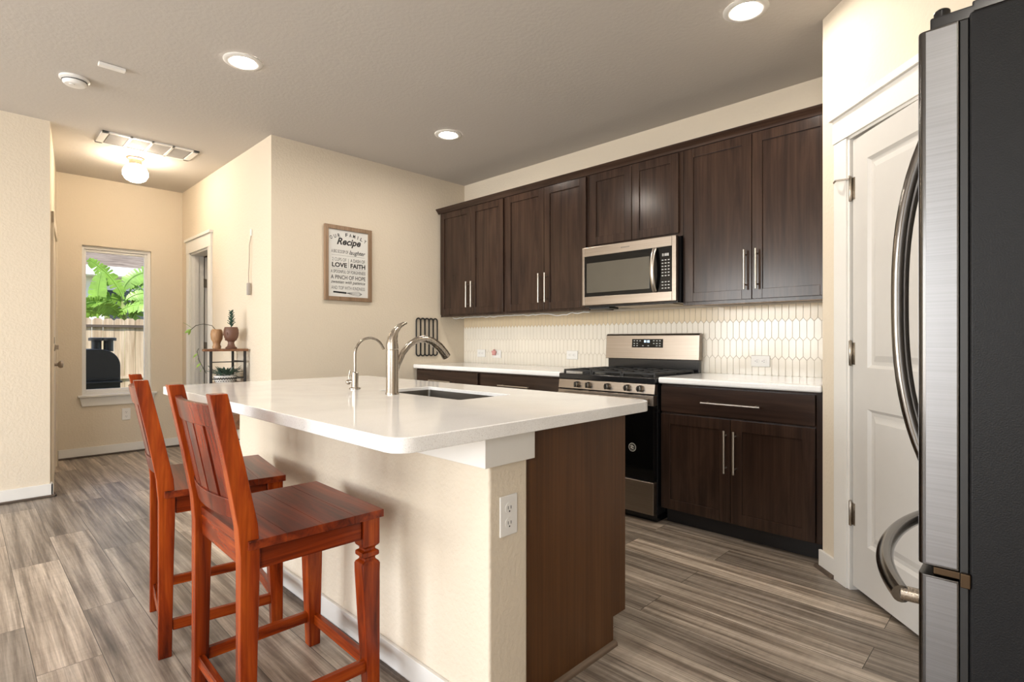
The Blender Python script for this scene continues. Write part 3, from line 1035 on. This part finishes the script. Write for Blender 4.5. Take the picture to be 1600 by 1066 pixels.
def text_obj(body, yc, z, height, width, mat, shear=0.0, bold=0.0, spin=0.0, align='CENTER'):
    cu = bpy.data.curves.new('lettering', 'FONT')
    cu.body = body
    cu.align_x = 'CENTER'
    cu.size = 1
    cu.shear = shear
    cu.offset = bold
    cu.resolution_u = 3
    tmp = bpy.data.objects.new('tmp', cu)
    C.objects.link(tmp)
    dg = bpy.context.evaluated_depsgraph_get()
    me = bpy.data.meshes.new_from_object(tmp.evaluated_get(dg))
    bpy.data.objects.remove(tmp)
    xs = [v.co.x for v in me.vertices]
    ys = [v.co.y for v in me.vertices]
    w, h = max(xs) - min(xs), max(ys) - min(ys)
    mx, my = (max(xs) + min(xs)) / 2, (max(ys) + min(ys)) / 2
    sx = width / w
    sy = height / h
    off = woff(pc)
    for v in me.vertices:
        a, b_ = (v.co.x - mx) * sx, (v.co.y - my) * sy
        a, b_ = a * cos(spin) - b_ * sin(spin), a * sin(spin) + b_ * cos(spin)
        v.co = Vector((XL + .0126, yc + a, z + b_)) - off
    me.name = 'lettering'
    me.materials.clear()
    me.materials.append(mat)
    o = bpy.data.objects.new('lettering', me)
    C.objects.link(o)
    o.parent = pp
    return o


ink, grey = M['ink'], M['inkgrey']
for i, ch in enumerate('OUR FAMILY'):
    if ch == ' ':
        continue
    t = (i - 4.5) / 4.5
    text_obj(ch, YC + t * .160, pz1 - .070 - .036 * t * t, .030, .022 if ch != 'I' else .006, ink, bold=.02, spin=-t * .42)
text_obj('Recipe', YC + .005, pz1 - .138, .078, .225, ink, .32, .03)
text_obj('A BIG SCOOP OF', YC - .080, pz1 - .218, .028, .155, grey, 0, .01)
text_obj('laughter', YC + .085, pz1 - .222, .048, .155, ink, .35, .012)
text_obj('2 CUPS OF', YC - .085, pz1 - .286, .028, .130, grey)
text_obj('A DASH OF', YC + .088, pz1 - .286, .029, .140, grey, 0, .01)
text_obj('LOVE', YC - .083, pz1 - .332, .040, .138, ink, 0, .035)
text_obj('FAITH', YC + .090, pz1 - .332, .040, .142, ink, 0, .035)
text_obj('A SPOONFUL OF FORGIVENESS', YC, pz1 - .388, .028, .325, grey, 0, .015)
text_obj('A PINCH OF HOPE', YC, pz1 - .436, .035, .325, ink, 0, .012)
text_obj('sweeten with patience', YC, pz1 - .480, .036, .320, ink, .35, .008)
text_obj('AND TOP WITH KINDNESS', YC, pz1 - .526, .029, .315, grey)
rl = B()
for zz in (.250, .362):
    rl.box(XL + .0121, XL + .0127, YC - .155, YC + .155, pz1 - zz - .0008, pz1 - zz + .0008)
rl.box(XL + .0121, XL + .0127, YC - .001, YC + .001, pz1 - .350, pz1 - .272)
obj('ruled_lines', rl, M['inkgrey'], pp)
wk = B().tube([(XL + .0126, YC - .140, pz1 - .563), (XL + .0126, YC - .02, pz1 - .568)], .0075, 10, (.1, 1))
obj('whisk_handle', wk, M['ink'], pp)
wk = B()
for a in (-1, -.5, 0, .5, 1):
    wk.tube([(XL + .0126, YC - .02, pz1 - .568), (XL + .0126, YC + .045, pz1 - .570 + a * .013), (XL + .0126, YC + .095, pz1 - .571 + a * .020), (XL + .0126, YC + .128, pz1 - .572)], .0010, 6)
obj('whisk_wires', wk, M['inkgrey'], pp)

# ------------------------------------------------------------------ bar stools
def make_stool(label):
    t = thing('bar_stool', label, 'bar stool', (0, 0, 0), 0, 'wooden bar stools at the island')
    # seat: four boards side to side
    sb = B()
    ys = [-.198, -.095, .010, .112, .213]
    for i in range(4):
        sb.box(-.243, .243, ys[i] + .00025, ys[i + 1] - .00025, .576, .600)
    obj('seat', sb, M['redseat'], t, .0009, local=True)
    # front legs: block, turned rings, taper
    for s in (-1, 1):
        cx, cy = s * .203, .176

        def sq(hw, z, dx=0, dy=0):
            return [(cx + dx - hw, cy + dy - hw, z), (cx + dx + hw, cy + dy - hw, z), (cx + dx + hw, cy + dy + hw, z), (cx + dx - hw, cy + dy + hw, z)]
        lb = B()
        prof = [(.029, .5755), (.029, .490), (.026, .486), (.019, .480), (.019, .473), (.028, .468), (.028, .455), (.019, .449), (.019, .442), (.027, .435), (.030, .428), (.0295, .400)]
        rings = [sq(h, z) for h, z in prof]
        for z, h in ((.25, .0262), (.10, .0225), (0.0, .0205)):
            rings.append(sq(h, z, s * (.0295 - h), (.0295 - h) * .9))
        lb.loft(rings[::-1])
        obj('leg', lb, M['redz'], t, .0025, local=True)
    # rear legs run up into the raked back posts
    for s in (-1, 1):
        cx = s * .213
        lb = B()
        rings = []
        for z, y, hx_, hy_ in ((0, -.196, .018, .021), (.30, -.193, .019, .023), (.56, -.190, .020, .026), (.64, -.196, .020, .026), (.80, -.226, .0195, .024), (1.0, -.268, .0185, .022)):
            rings.append([(cx - hx_, y - hy_, z), (cx + hx_, y - hy_, z), (cx + hx_, y + hy_, z), (cx - hx_, y + hy_, z)])
        lb.loft(rings)
        obj('leg', lb, M['redz'], t, .003, local=True)
    # aprons
    obj('apron', B().box(-.173, .173, .182, .198, .512, .5755), M['redx'], t, .002, local=True)
    obj('apron', B().box(-.192, .192, -.196, -.180, .512, .5755), M['redx'], t, .002, local=True)
    for s in (-1, 1):
        obj('apron', B().box(s * .214 - .008, s * .214 + .008, -.163, .146, .512, .5755), M['redy'], t, .002, local=True)
    # stretchers
    for s in (-1, 1):
        obj('stretcher', B().box(s * .213 - .010, s * .213 + .010, -.172, .160, .090, .128), M['redy'], t, .0025, local=True)
    obj('stretcher', B().box(-.190, .190, .178, .198, .080, .118), M['redx'], t, .0025, local=True)
    obj('stretcher', B().box(-.194, .194, -.206, -.186, .080, .118), M['redx'], t, .0025, local=True)

    # curved back: rails and slats follow one bow
    def yy(x, z):
        base = -.196 - (z - .64) * .200
        return base - .026 * (1 - (x / .195) ** 2)

    def rail(z0_, z1_, th):
        rb_ = B()
        rings = []
        for i in range(13):
            x = -.196 + .392 * i / 12
            rings.append([(x, yy(x, z0_) - th, z0_), (x, yy(x, z0_) + th, z0_), (x, yy(x, z1_) + th, z1_), (x, yy(x, z1_) - th, z1_)])
        rb_.loft(rings)
        return rb_
    obj('top_rail', rail(.905, .968, .0095), M['reddark'], t, .003, local=True)
    obj('lower_rail', rail(.648, .705, .0095), M['reddark'], t, .003, local=True)
    for x, w in ((-.140, .022), (-.072, .030), (0, .032), (.072, .030), (.140, .022)):
        zb_, zt2 = .704, .906
        rings = []
        for z in (zb_, (zb_ + zt2) / 2, zt2):
            rings.append([(x - w, yy(x - w, z) - .005, z), (x + w, yy(x + w, z) - .005, z), (x + w, yy(x + w, z) + .005, z), (x - w, yy(x - w, z) + .005, z)])
        obj('slat', B().loft(rings), M['reddark'], t, .0015, local=True)
    return t


s1 = make_stool('nearer red-brown wooden bar stool at the island, seat fully in view')
s2 = copy_tree(s1)
s1.location = (-1.757, .745, 0)
s1.rotation_euler = (0, 0, R(-1))
s2.location = (-2.445, .745, 0)
s2.rotation_euler = (0, 0, R(-8.5))
s2['label'] = 'farther red-brown wooden bar stool, partly hidden behind the nearer one'

# ------------------------------------------------------------------ refrigerator
fr = thing('refrigerator', 'tall black-sided refrigerator with stainless doors at the right edge', 'refrigerator', (.2, 1.816, 0))
FX = -.184
FY0, FY1 = 1.366, 2.266
obj('body', B().box(-.104, .62, FY0, FY1, .03, 1.775).box(-.08, .58, FY0 + .03, FY1 - .03, 0, .03), M['fridgeside'], fr, .006)
obj('gasket', B().box(-.1185, -.1045, FY0 + .004, FY1 - .004, .05, 1.765), M['gasket'], fr, .002)
FM = (FY0 + FY1) / 2


def fdoor(name, y0, y1, z0, z1):
    """door with a rounded front edge; side cheek in brushed steel, nose darker"""
    b = B()
    r = .012
    prof = [(-.119, y0), (-.119, y1)]
    for k in range(6):
        a = R(90 * k / 5)
        prof.append((FX + r - r * sin(a), y1 - r + r * cos(a)))
    for k in range(6):
        a = R(90 * k / 5)
        prof.append((FX + r - r * cos(a), y0 + r - r * sin(a)))
    b.prism(prof, z0, z1, 'z')
    return obj(name, b, M['fridgeedge'], fr, .0015, angle=50)


def curved_handle(parent, pts, r):
    return obj('handle', B().tube(pts, r, 16, (1, 1)), M['darkhandle'], parent)


for i, (y0, y1) in enumerate(((FY0 + .001, FM - .002), (FM + .002, FY1 - .001))):
    d = fdoor('door', y0, y1, .688, 1.765)
    if i == 0:
        obj('side_trim', B().box(FX + .013, -.1215, y0 - .0012, y0 + .004, .692, 1.761), M['fridgedoor'], d, .0008)
    hy_ = FM - .038 if i == 0 else FM + .038
    pts = []
    for k in range(25):
        u = -1 + 2 * k / 24
        bow = max(0, 1 - abs(u) ** 2.5)
        pts.append((FX - .002 - .098 * bow ** .9, hy_, 1.245 + .500 * u))
    curved_handle(d, pts, .0145)
    obj('front_sheet', B().box(FX - .0006, FX + .010, y0 + .0125, y1 - .013, .690, 1.763), M['fridgedoor'], d)
fz = fdoor('freezer_drawer', FY0 + .001, FY1 - .001, .06, .668)
obj('side_trim', B().box(FX + .013, -.1215, FY0 - .0002, FY0 + .005, .064, .664), M['fridgedoor'], fz, .0008)
pts = []
for k in range(25):
    u = -1 + 2 * k / 24
    pts.append((FX - .034 - .084 * (1 - abs(u) ** 2.2), FM + .405 * u, .598))
hb = B().tube(pts, .0185, 16, (1, 1))
hd = obj('handle', hb, M['darkhandle'], fz)
for s in (-1, 1):
    obj('handle_mount', B().tube([(FX + .001, FM + .392 * s, .598), (FX - .036, FM + .396 * s, .598)], .0155, 14), M['nickel'], hd)
obj('hinge', B().box(-.160, -.096, FY0 + .006, FY0 + .05, .6705, .6855).box(-.117, -.101, FY0 - .006, FY0 + .03, .660, .688), M['bronze'], fr, .002)
obj('hinge_cover', B().box(-.165, -.095, FY0 + .008, FY0 + .09, 1.7655, 1.79).lathe([(.014, 1.7655), (.014, 1.806), (.008, 1.81)], (-.148, FY0 + .03, 0), 16).box(-.10, .03, FY0 + .008, FY0 + .09, 1.776, 1.798),
    M['black'], fr, .003)

# ------------------------------------------------------------------ ceiling fixtures
for i, (cx, cy, lb) in enumerate(((-3.280, 1.142, 'round recessed ceiling light above the hall side of the island'), (-3.305, 2.662, 'round recessed ceiling light in front of the left wall cabinets'),
                                  (-1.030, 2.665, 'round recessed ceiling light near the pantry, at the top edge of the photo'),
                                  (-1.030, 1.142, 'round recessed ceiling light over the near end of the island'),
                                  (-.15, -1.0, 'added unseen recessed light in the living area, for sheen on the refrigerator side'))):  # the last one is an added, unseen lamp for the refrigerator's sheen
    t = thing('recessed_light', lb, 'ceiling light', (cx, cy, CEIL), 0, 'recessed ceiling lights')
    tb = B()
    rings = []
    for r_, z in ((.104, CEIL - .001), (.104, CEIL - .004), (.098, CEIL - .008), (.074, CEIL - .010), (.063, CEIL - .003)):
        rings.append([(cx + r_ * cos(2 * pi * k / 40), cy + r_ * sin(2 * pi * k / 40), z) for k in range(40)])
    tb.loft(rings, True, False)
    obj('trim_ring', tb, M['trim'], t)
    obj('lens', B().lathe([(.062, CEIL - .0008), (.062, CEIL - .0045), (.057, CEIL - .0055)], (cx, cy, 0), 40), M['can'], t)

gl = thing('globe_light', 'small frosted globe ceiling light in the hall', 'ceiling light', (-5.69, 1.085, CEIL))
obj('canopy', B().lathe([(.070, CEIL - .001), (.066, CEIL - .012), (.050, CEIL - .020), (.048, CEIL - .060), (.040, CEIL - .062)], (-5.69, 1.085, 0), 28), M['copper'], gl)
obj('globe', B().lathe([(.038, CEIL - .056), (.058, CEIL - .066), (.082, CEIL - .090), (.096, CEIL - .125), (.094, CEIL - .155), (.075, CEIL - .188), (.045, CEIL - .206), (.012, CEIL - .212)], (-5.69, 1.085, 0), 28), M['globe'], gl)

vt = thing('ceiling_vent', 'long white return air vent with four panels on the ceiling', 'air vent', (-5.26, 1.095, CEIL))
vy0, vy1, vx0, vx1 = .762, 1.428, -5.425, -5.105
vb = B()
vb.box(vx0, vx1, vy0, vy0 + .045, CEIL - .012, CEIL - .001).box(vx0, vx1, vy1 - .045, vy1, CEIL - .012, CEIL - .001)
vb.box(vx0, vx0 + .028, vy0, vy1, CEIL - .012, CEIL - .001).box(vx1 - .028, vx1, vy0, vy1, CEIL - .012, CEIL - .001)
pw = (vy1 - vy0 - .09) / 4
for k in range(1, 4):
    yb = vy0 + .045 + pw * k
    vb.box(vx0, vx1, yb - .010, yb + .010, CEIL - .012, CEIL - .001)
obj('frame', vb, M['trim'], vt, .002)
M['ventgrey'] = plain('grey_vent_slats', (.40, .38, .36), .6)
for k in range(4):
    ya = vy0 + .045 + pw * k
    sb = B()
    for j in range(18):
        x = vx0 + .030 + j * (vx1 - vx0 - .06) / 18
        sb.box(x, x + .009, ya + .010, ya + pw - .010, CEIL - .008, CEIL - .003)
    sb.box(vx0 + .03, vx1 - .03, ya + .010, ya + pw - .010, CEIL - .003, CEIL - .001)
    obj('louvre', sb, M['ventgrey'], vt)

sd = thing('smoke_detector', 'round white smoke detector on the ceiling', 'smoke detector', (-4.223, .495, CEIL))
obj('base', B().lathe([(.076, CEIL - .001), (.076, CEIL - .012), (.070, CEIL - .016)], (-4.223, .495, 0), 32), M['white'], sd)
hb = B().lathe([(.062, CEIL - .0165), (.060, CEIL - .034), (.050, CEIL - .044), (.015, CEIL - .047)], (-4.223, .495, 0), 32)
obj('cap', hb, M['white'], sd)
obj('test_button', B().lathe([(.014, CEIL - .0475), (.013, CEIL - .051)], (-4.205, .48, 0), 16), M['white'], sd)
obj('grille', B().lathe([(.064, CEIL - .020), (.064, CEIL - .026)], (-4.223, .495, 0), 32), M['inkgrey'], sd)
obj('alarm_sensor', B().box(-3.895, -3.855, .560, .690, CEIL - .020, CEIL - .001), M['white'], bevel=.004, label='small white rectangular sensor stuck to the ceiling', cat='sensor')

M['cordgrey'] = plain('beige_grey_cord', (.36, .31, .25), .6)
M['boxgrey'] = plain('grey_plastic_box', (.33, .30, .27), .4)
# small box hanging by a cord on the hall wall
hc = thing('hanging_remote', 'small grey box hanging on a cord from the hall wall', 'hanging box', (-4.69, YH - .02, 1.5))
obj('cord', B().tube([(-4.685, YH - .004, 2.015), (-4.690, YH - .018, 1.93), (-4.682, YH - .022, 1.80), (-4.698, YH - .022, 1.70), (-4.695, YH - .022, 1.618)], .0034, 8), M['cordgrey'], hc)
obj('hook', B().box(-4.695, -4.675, YH - .012, YH - .001, 2.005, 2.06), M['white'], hc, .003)
obj('box', B().box(-4.712, -4.680, YH - .034, YH - .012, 1.515, 1.615), M['boxgrey'], hc, .004)

# ------------------------------------------------------------------ plant stand and plants
cxs, cys, rad = -4.712, 1.683, .335
ps = thing('plant_stand', 'black metal plant stand with wooden shelves in the hall', 'plant stand', (-4.82, 1.57, 0))
M['shelfwood'] = wood('rustic_shelf_wood', (.11, .045, .020), (.20, .085, .038), (.28, .13, .06), 'x', .5, .8)


def quarter(r, z0, z1):
    pts = [(cxs, cys)]
    for k in range(13):
        a = R(180 + 90 * k / 12)
        pts.append((cxs + r * cos(a), cys + r * sin(a)))
    return B().prism(pts, z0, z1, 'z')


obj('tabletop', quarter(rad, 1.052, 1.070), M['shelfwood'], ps, .003)
obj('shelf', quarter(rad - .04, .776, .792), M['shelfwood'], ps, .003)
obj('drawer_box', B().box(-5.005, -4.752, 1.425, 1.655, .405, .525), M['shelfwood'], ps, .003)
for (lx, ly) in ((-4.735, 1.405), (-4.735, 1.662), (-5.018, 1.662)):
    obj('leg', B().box(lx - .009, lx + .009, ly - .009, ly + .009, 0, 1.052), M['blackmatte'], ps, .002)
for z in (.965, .83, .30):
    obj('rail', B().box(-4.739, -4.731, 1.414, 1.653, z - .004, z + .004).box(-5.009, -4.744, 1.658, 1.666, z - .004, z + .004), M['blackmatte'], ps)

M['terra'] = plain('brown_ceramic', (.135, .062, .038), .5, bumpy=.1)
M['woodpot'] = wood('carved_light_wood', (.22, .10, .04), (.36, .19, .085), (.46, .27, .13), 'z', .55, 1.0)
M['leaf'] = plain('blue_green_leaf', (.055, .105, .075), .45, var=.3)
M['leaf2'] = plain('fresh_green_leaf', (.20, .32, .055), .45, var=.3)
M['leaf3'] = plain('mid_green_leaf', (.09, .17, .07), .45, var=.3)
M['stemdark'] = plain('dark_vine_stem', (.030, .035, .018), .6)
M['soil'] = plain('potting_soil', (.03, .02, .015), .9)


def leaf_bm(b, p, d, up, L, W, thick=.0012, fold=.15, n=5):
    p, d, up = Vector(p), Vector(d).normalized(), Vector(up).normalized()
    s = d.cross(up).normalized()
    up = s.cross(d).normalized()
    rings = []
    for i in range(n + 1):
        t = i / n
        w = W * (sin(pi * min(.98, t * .92 + .06)) ** .8)
        c = p + d * L * t + up * L * .18 * sin(pi * t * .5)
        rings.append([c - s * w + up * w * fold, c - up * thick, c + s * w + up * w * fold, c + up * thick])
    b.loft(rings)
    return b


hx_, hy_ = -4.815, 1.582
hp_ = thing('head_planter', 'brown face-shaped planter with succulent on the plant stand', 'planter', (hx_, hy_, 1.0705))
hb = B().lathe([(.042, 1.0708), (.044, 1.080), (.030, 1.092), (.024, 1.115), (.026, 1.130), (.040, 1.142), (.052, 1.165), (.057, 1.200), (.055, 1.230), (.048, 1.250), (.042, 1.250), (.044, 1.228)], (hx_, hy_, 0), 24)
fdv = Vector((.25, -.97, 0)).normalized()
fdv = Vector((-.75, -.66, 0)).normalized()
fs = Vector((-fdv.y, fdv.x, 0))
hc0 = Vector((hx_, hy_, 0))
hb.tube([hc0 + fdv * .054 + Vector((0, 0, 1.212)), hc0 + fdv * .064 + Vector((0, 0, 1.190)), hc0 + fdv * .060 + Vector((0, 0, 1.182))], [.004, .008, .007], 8)
hb.ball(hc0 + fdv * .050 + Vector((0, 0, 1.166)), .011, 10, 6, (1, 1, .6))
hb.ball(hc0 + fdv * .042 + Vector((0, 0, 1.148)), .012, 10, 6)
for s in (-1, 1):
    hb.ball(hc0 + fdv * .048 + fs * s * .022 + Vector((0, 0, 1.208)), .008, 10, 6, (1, 1, .5))
    hb.ball(hc0 + fs * s * .056 + Vector((0, 0, 1.195)), .011, 10, 6, (.6, .6, 1.3))
obj('pot', hb, M['terra'], hp_)
sbm = B()
rnd = random.Random(3)
sbm.tube([(hx_, hy_, 1.24), (hx_ + .006, hy_, 1.30), (hx_ + .010, hy_, 1.375)], .004, 8)
for k in range(30):
    z = 1.252 + .125 * k / 29
    a = k * 2.4
    leaf_bm(sbm, (hx_ + .006, hy_, z), (cos(a), sin(a), .55), (0, 0, 1), .042 - .018 * k / 29, .010, .003)
obj('succulent', sbm, M['leaf'], hp_)

wx, wy = -4.905, 1.500
wp = thing('wooden_vase', 'light carved wooden vase with a trailing vine cutting', 'vase', (wx, wy, 1.0705))
obj('vase', B().lathe([(.030, 1.0708), (.034, 1.085), (.026, 1.105), (.030, 1.125), (.043, 1.150), (.047, 1.190), (.042, 1.222), (.033, 1.232), (.028, 1.228)], (wx, wy, 0), 20), M['woodpot'], wp)
vp = [(wx, wy, 1.215), (wx - .02, wy - .03, 1.262), (wx - .05, wy - .085, 1.275), (wx - .075, wy - .135, 1.262), (wx - .09, wy - .170, 1.225)]
vn = obj('vine', B().tube(vp, .0028, 8), M['stemdark'], wp)
lv_ = B()
leaf_bm(lv_, (wx - .088, wy - .16, 1.24), (-.3, -.9, .45), (0, 0, 1), .075, .014)
leaf_bm(lv_, (wx - .09, wy - .165, 1.23), (-.2, -.7, -.5), (-1, 0, 0), .055, .012)
leaf_bm(lv_, (wx - .09, wy - .168, 1.225), (.2, -.3, -.9), (-1, -.4, 0), .045, .010)
obj('leaf', lv_, M['leaf2'], wp)

lx_, ly_ = -4.840, 1.545
lp = thing('low_planter', 'low white patterned planter of trailing greenery on the lower shelf', 'planter', (lx_, ly_, .7925))
obj('pot', B().lathe([(.070, .7928), (.078, .800), (.086, .850), (.080, .852), (.076, .842)], (lx_, ly_, 0), 24), M['white'], lp)
dmb = B()
for row in range(3):
    for k in range(26):
        a = 2 * pi * (k + .5 * (row % 2)) / 26
        rr = .0795 + row * .0022
        dmb.ball((lx_ + rr * cos(a), ly_ + rr * sin(a), .806 + row * .014), .0046, 6, 4)
obj('pattern_dots', dmb, M['stemdark'], lp)
gb = B()
for k in range(90):
    a = rnd.uniform(0, 2 * pi)
    rr = rnd.uniform(.01, .085)
    leaf_bm(gb, (lx_ + rr * cos(a), ly_ + rr * sin(a), .846 + rnd.uniform(0, .035)), (cos(a), sin(a), rnd.uniform(-.3, .9)), (0, 0, 1), rnd.uniform(.045, .085), .010, .0015)
obj('greenery', gb, M['leaf'], lp)
hv = thing('hanging_vine', 'green vine strand hanging down from the plant stand top', 'vine', (-4.80, 1.44, .86))
obj('stem', B().tube([(-4.93, 1.372, 1.074), (-4.935, 1.362, 1.05), (-4.925, 1.372, .98), (-4.905, 1.40, .91), (-4.90, 1.42, .87)], .0026, 8), M['stemdark'], hv)
lv_ = B()
for (x, y, z, dx) in ((-4.93, 1.365, 1.03, -1), (-4.928, 1.37, 1.0, 1), (-4.915, 1.385, .95, -1), (-4.907, 1.395, .92, 1)):
    leaf_bm(lv_, (x, y, z), (dx * .7, -.3, -.7), (0, -1, .3), .055, .015)
obj('leaf', lv_, M['leaf2'], hv)

# ------------------------------------------------------------------ outside
GZ = -.32
M['grass'] = plain('dry_lawn', (.22, .24, .10), .9, var=.3, nscale=4)
struct('ground', B().box(-19, -6.83, -8, 12, GZ - .1, GZ), M['grass'])
M['fencewood'] = wood('weathered_pine_fence', (.34, .235, .14), (.50, .375, .25), (.64, .51, .37), 'z', .8, .5)
fe = thing('picket_fence', 'tan wooden privacy fence outside the hall window', 'fence', (-10.5, 2, GZ))
fbm = B()
y = -1.5
k = 0
while y < 5.5:
    zt3 = 1.488 + rnd.uniform(-.006, .006)
    dx = rnd.uniform(-.004, .004)
    fbm.prism([(y + .003, GZ), (y + .137, GZ), (y + .137, zt3 - .03), (y + .105, zt3), (y + .035, zt3), (y + .003, zt3 - .03)], -10.52 + dx, -10.502 + dx, 'x')
    y += .14
obj('pickets', fbm, M['fencewood'], fe)
for z in (1.365, .55, -.1):
    obj('rail', B().box(-10.501, -10.46, -1.5, 5.5, z - .02, z + .02), M['shoedark'] if z > 1 else M['fencewood'], fe)

M['stucco'] = plain('pale_stucco', (.80, .78, .74), .8, var=.03)
M['shingle'] = wood('tan_roof_shingle', (.10, .07, .05), (.20, .15, .11), (.32, .26, .20), 'y', .9, 1.2)
M['darkwin'] = plain('dark_window_glass', (.05, .055, .065), .15)
hs = thing('neighbour_house', 'pale neighbouring house with tan shingle roof seen over the fence', 'house', (-15.5, 3, GZ))
obj('wall', B().box(-18, -13.4, -3, 9, GZ, 2.50), M['stucco'], hs)
obj('roof', B().prism([(-13.0, 2.52), (-13.0, 2.58), (-16.0, 4.4), (-18.5, 4.4), (-18.5, 2.52)], -3.5, 9.5, 'y'), M['shingle'], hs)
obj('fascia', B().box(-13.02, -12.97, -3.5, 9.5, 2.40, 2.58), M['white'], hs)
obj('soffit', B().box(-13.4, -13.02, -3.5, 9.5, 2.40, 2.44), M['stucco'], hs)
obj('window', B().box(-13.42, -13.385, 2.05, 2.75, 1.2, 2.15), M['darkwin'], hs)

M['banana'] = plain('banana_leaf_green', (.19, .33, .045), .4, var=.35, nscale=5)
M['bananastem'] = plain('banana_stem', (.26, .30, .10), .6, var=.2)
ban = thing('banana_plant', 'banana plant with large green leaves behind the fence', 'plant', (-11.4, 2.0, GZ))
for (x, y, h) in ((-11.45, 1.97, 1.9), (-11.5, 2.12, 2.0), (-11.38, 1.72, 1.55)):
    obj('stem', B().tube([(x, y, GZ), (x + .03, y + .02, .8), (x, y + .05, h)], [.09, .075, .04], 12), M['bananastem'], ban)


def banana_leaf(p, az, elev, L, W, droop, seed, roll):
    rg_ = random.Random(seed)
    b = B()
    n = 26
    p = Vector(p)
    h = Vector((cos(az), sin(az), 0))
    flat = Vector((-sin(az), cos(az), 0))
    sides = []
    pos = p.copy()
    ang = elev
    mid = []
    for i in range(n + 1):
        mid.append(pos.copy())
        d = h * cos(ang) + Vector((0, 0, 1)) * sin(ang)
        sides.append(flat * cos(roll) + d.cross(flat) * sin(roll))
        pos = pos + d * (L / n)
        ang -= droop / n
    b.tube(mid, [.016 * (1 - .8 * i / n) + .002 for i in range(n + 1)], 6)
    for s in (-1, 1):
        for i in range(2, n):
            t = (i - 2) / (n - 2)
            w = W * (sin(pi * (t * .94 + .04)) ** .6)
            fl = .05 + .16 * rg_.random()
            a, c = mid[i], mid[i + 1]
            tip_ = (c - a) * (1.2 if rg_.random() < .25 else .4)
            o1 = a + sides[i] * s * w * rg_.uniform(.9, 1.0) + Vector((0, 0, -w * fl * 2)) + tip_
            o2 = c + sides[i] * s * w * rg_.uniform(.9, 1.0) + Vector((0, 0, -w * fl * 2)) + tip_ * .8
            th = Vector((0, 0, .003))
            b.loft([[a + th, c + th, c - th, a - th], [o1 + th, o2 + th, o2 - th, o1 - th]])
    return obj('leaf', b, M['banana'], ban)


LV = [((-11.30, 1.63, 1.50), 92, 96, .80, .13, 20, 75), ((-11.28, 1.78, 1.55), -90, 28, .62, .11, 55, 55), ((-11.35, 2.00, 1.85), -90, 72, .82, .12, 40, 70),
      ((-11.40, 1.98, 1.90), 95, 88, 1.05, .16, 130, 65), ((-11.38, 2.00, 1.80), 88, 55, .75, .14, 110, 60), ((-11.32, 1.92, 1.60), -85, 62, .70, .13, 120, 60),
      ((-11.30, 2.05, 1.55), 80, 70, .65, .14, 80, 50), ((-11.32, 1.85, 1.52), 60, 60, .70, .15, 90, 40), ((-11.28, 1.95, 1.50), -60, 70, .60, .14, 110, 45),
      ((-11.45, 2.10, 2.00), 80, 70, .70, .14, 120, 70), ((-11.45, 2.15, 1.70), -92, 50, .75, .13, 90, 65), ((-11.28, 2.10, 1.45), 100, 80, .55, .13, 60, 70)]
for i, (p, az, el, L, W, dr_, ro) in enumerate(LV):
    banana_leaf(p, R(az), R(el), L, W, R(dr_), i, R(ro))

gr = thing('barrel_smoker', 'black barbecue smoker with two short chimneys outside the window', 'barbecue', (-8.2, .9, GZ))
prof = []
y0, y1, zb3, zt3, rr = .30, 1.375, .46, 1.035, .20
prof += [(y0, zb3), (y1, zb3)]
for k in range(9):
    a = R(90 * k / 8)
    prof.append((y1 - rr + rr * cos(a), zt3 - rr + rr * sin(a)))
for k in range(9):
    a = R(90 + 90 * k / 8)
    prof.append((y0 + rr + rr * cos(a), zt3 - rr + rr * sin(a)))
obj('barrel', B().prism(prof, -8.65, -8.0, 'x'), M['blackmatte'], gr, .01)
obj('lid_band', B().box(-7.998, -7.985, .34, 1.36, .66, .685), M['blackmatte'], gr, .003)
obj('front_shelf', B().box(-7.99, -7.86, .34, 1.37, .635, .655), M['blackmatte'], gr, .004)
for cy in (1.175, 1.315):
    ch = obj('chimney', B().lathe([(.050, zt3 - .03), (.050, zt3 + .10)], (-8.25, cy - .02 * (cy > 1.3), 0), 18), M['blackmatte'], gr)
    obj('chimney_cap', B().lathe([(.080, zt3 + .10), (.080, zt3 + .135), (.060, zt3 + .14)], (-8.25, cy - .02 * (cy > 1.3), 0), 18), M['blackmatte'], ch)
for (x, y) in ((-8.58, .40), (-8.07, .40), (-8.58, 1.28), (-8.07, 1.28)):
    obj('leg', B().box(x - .025, x + .025, y - .025, y + .025, GZ, zb3), M['blackmatte'], gr)
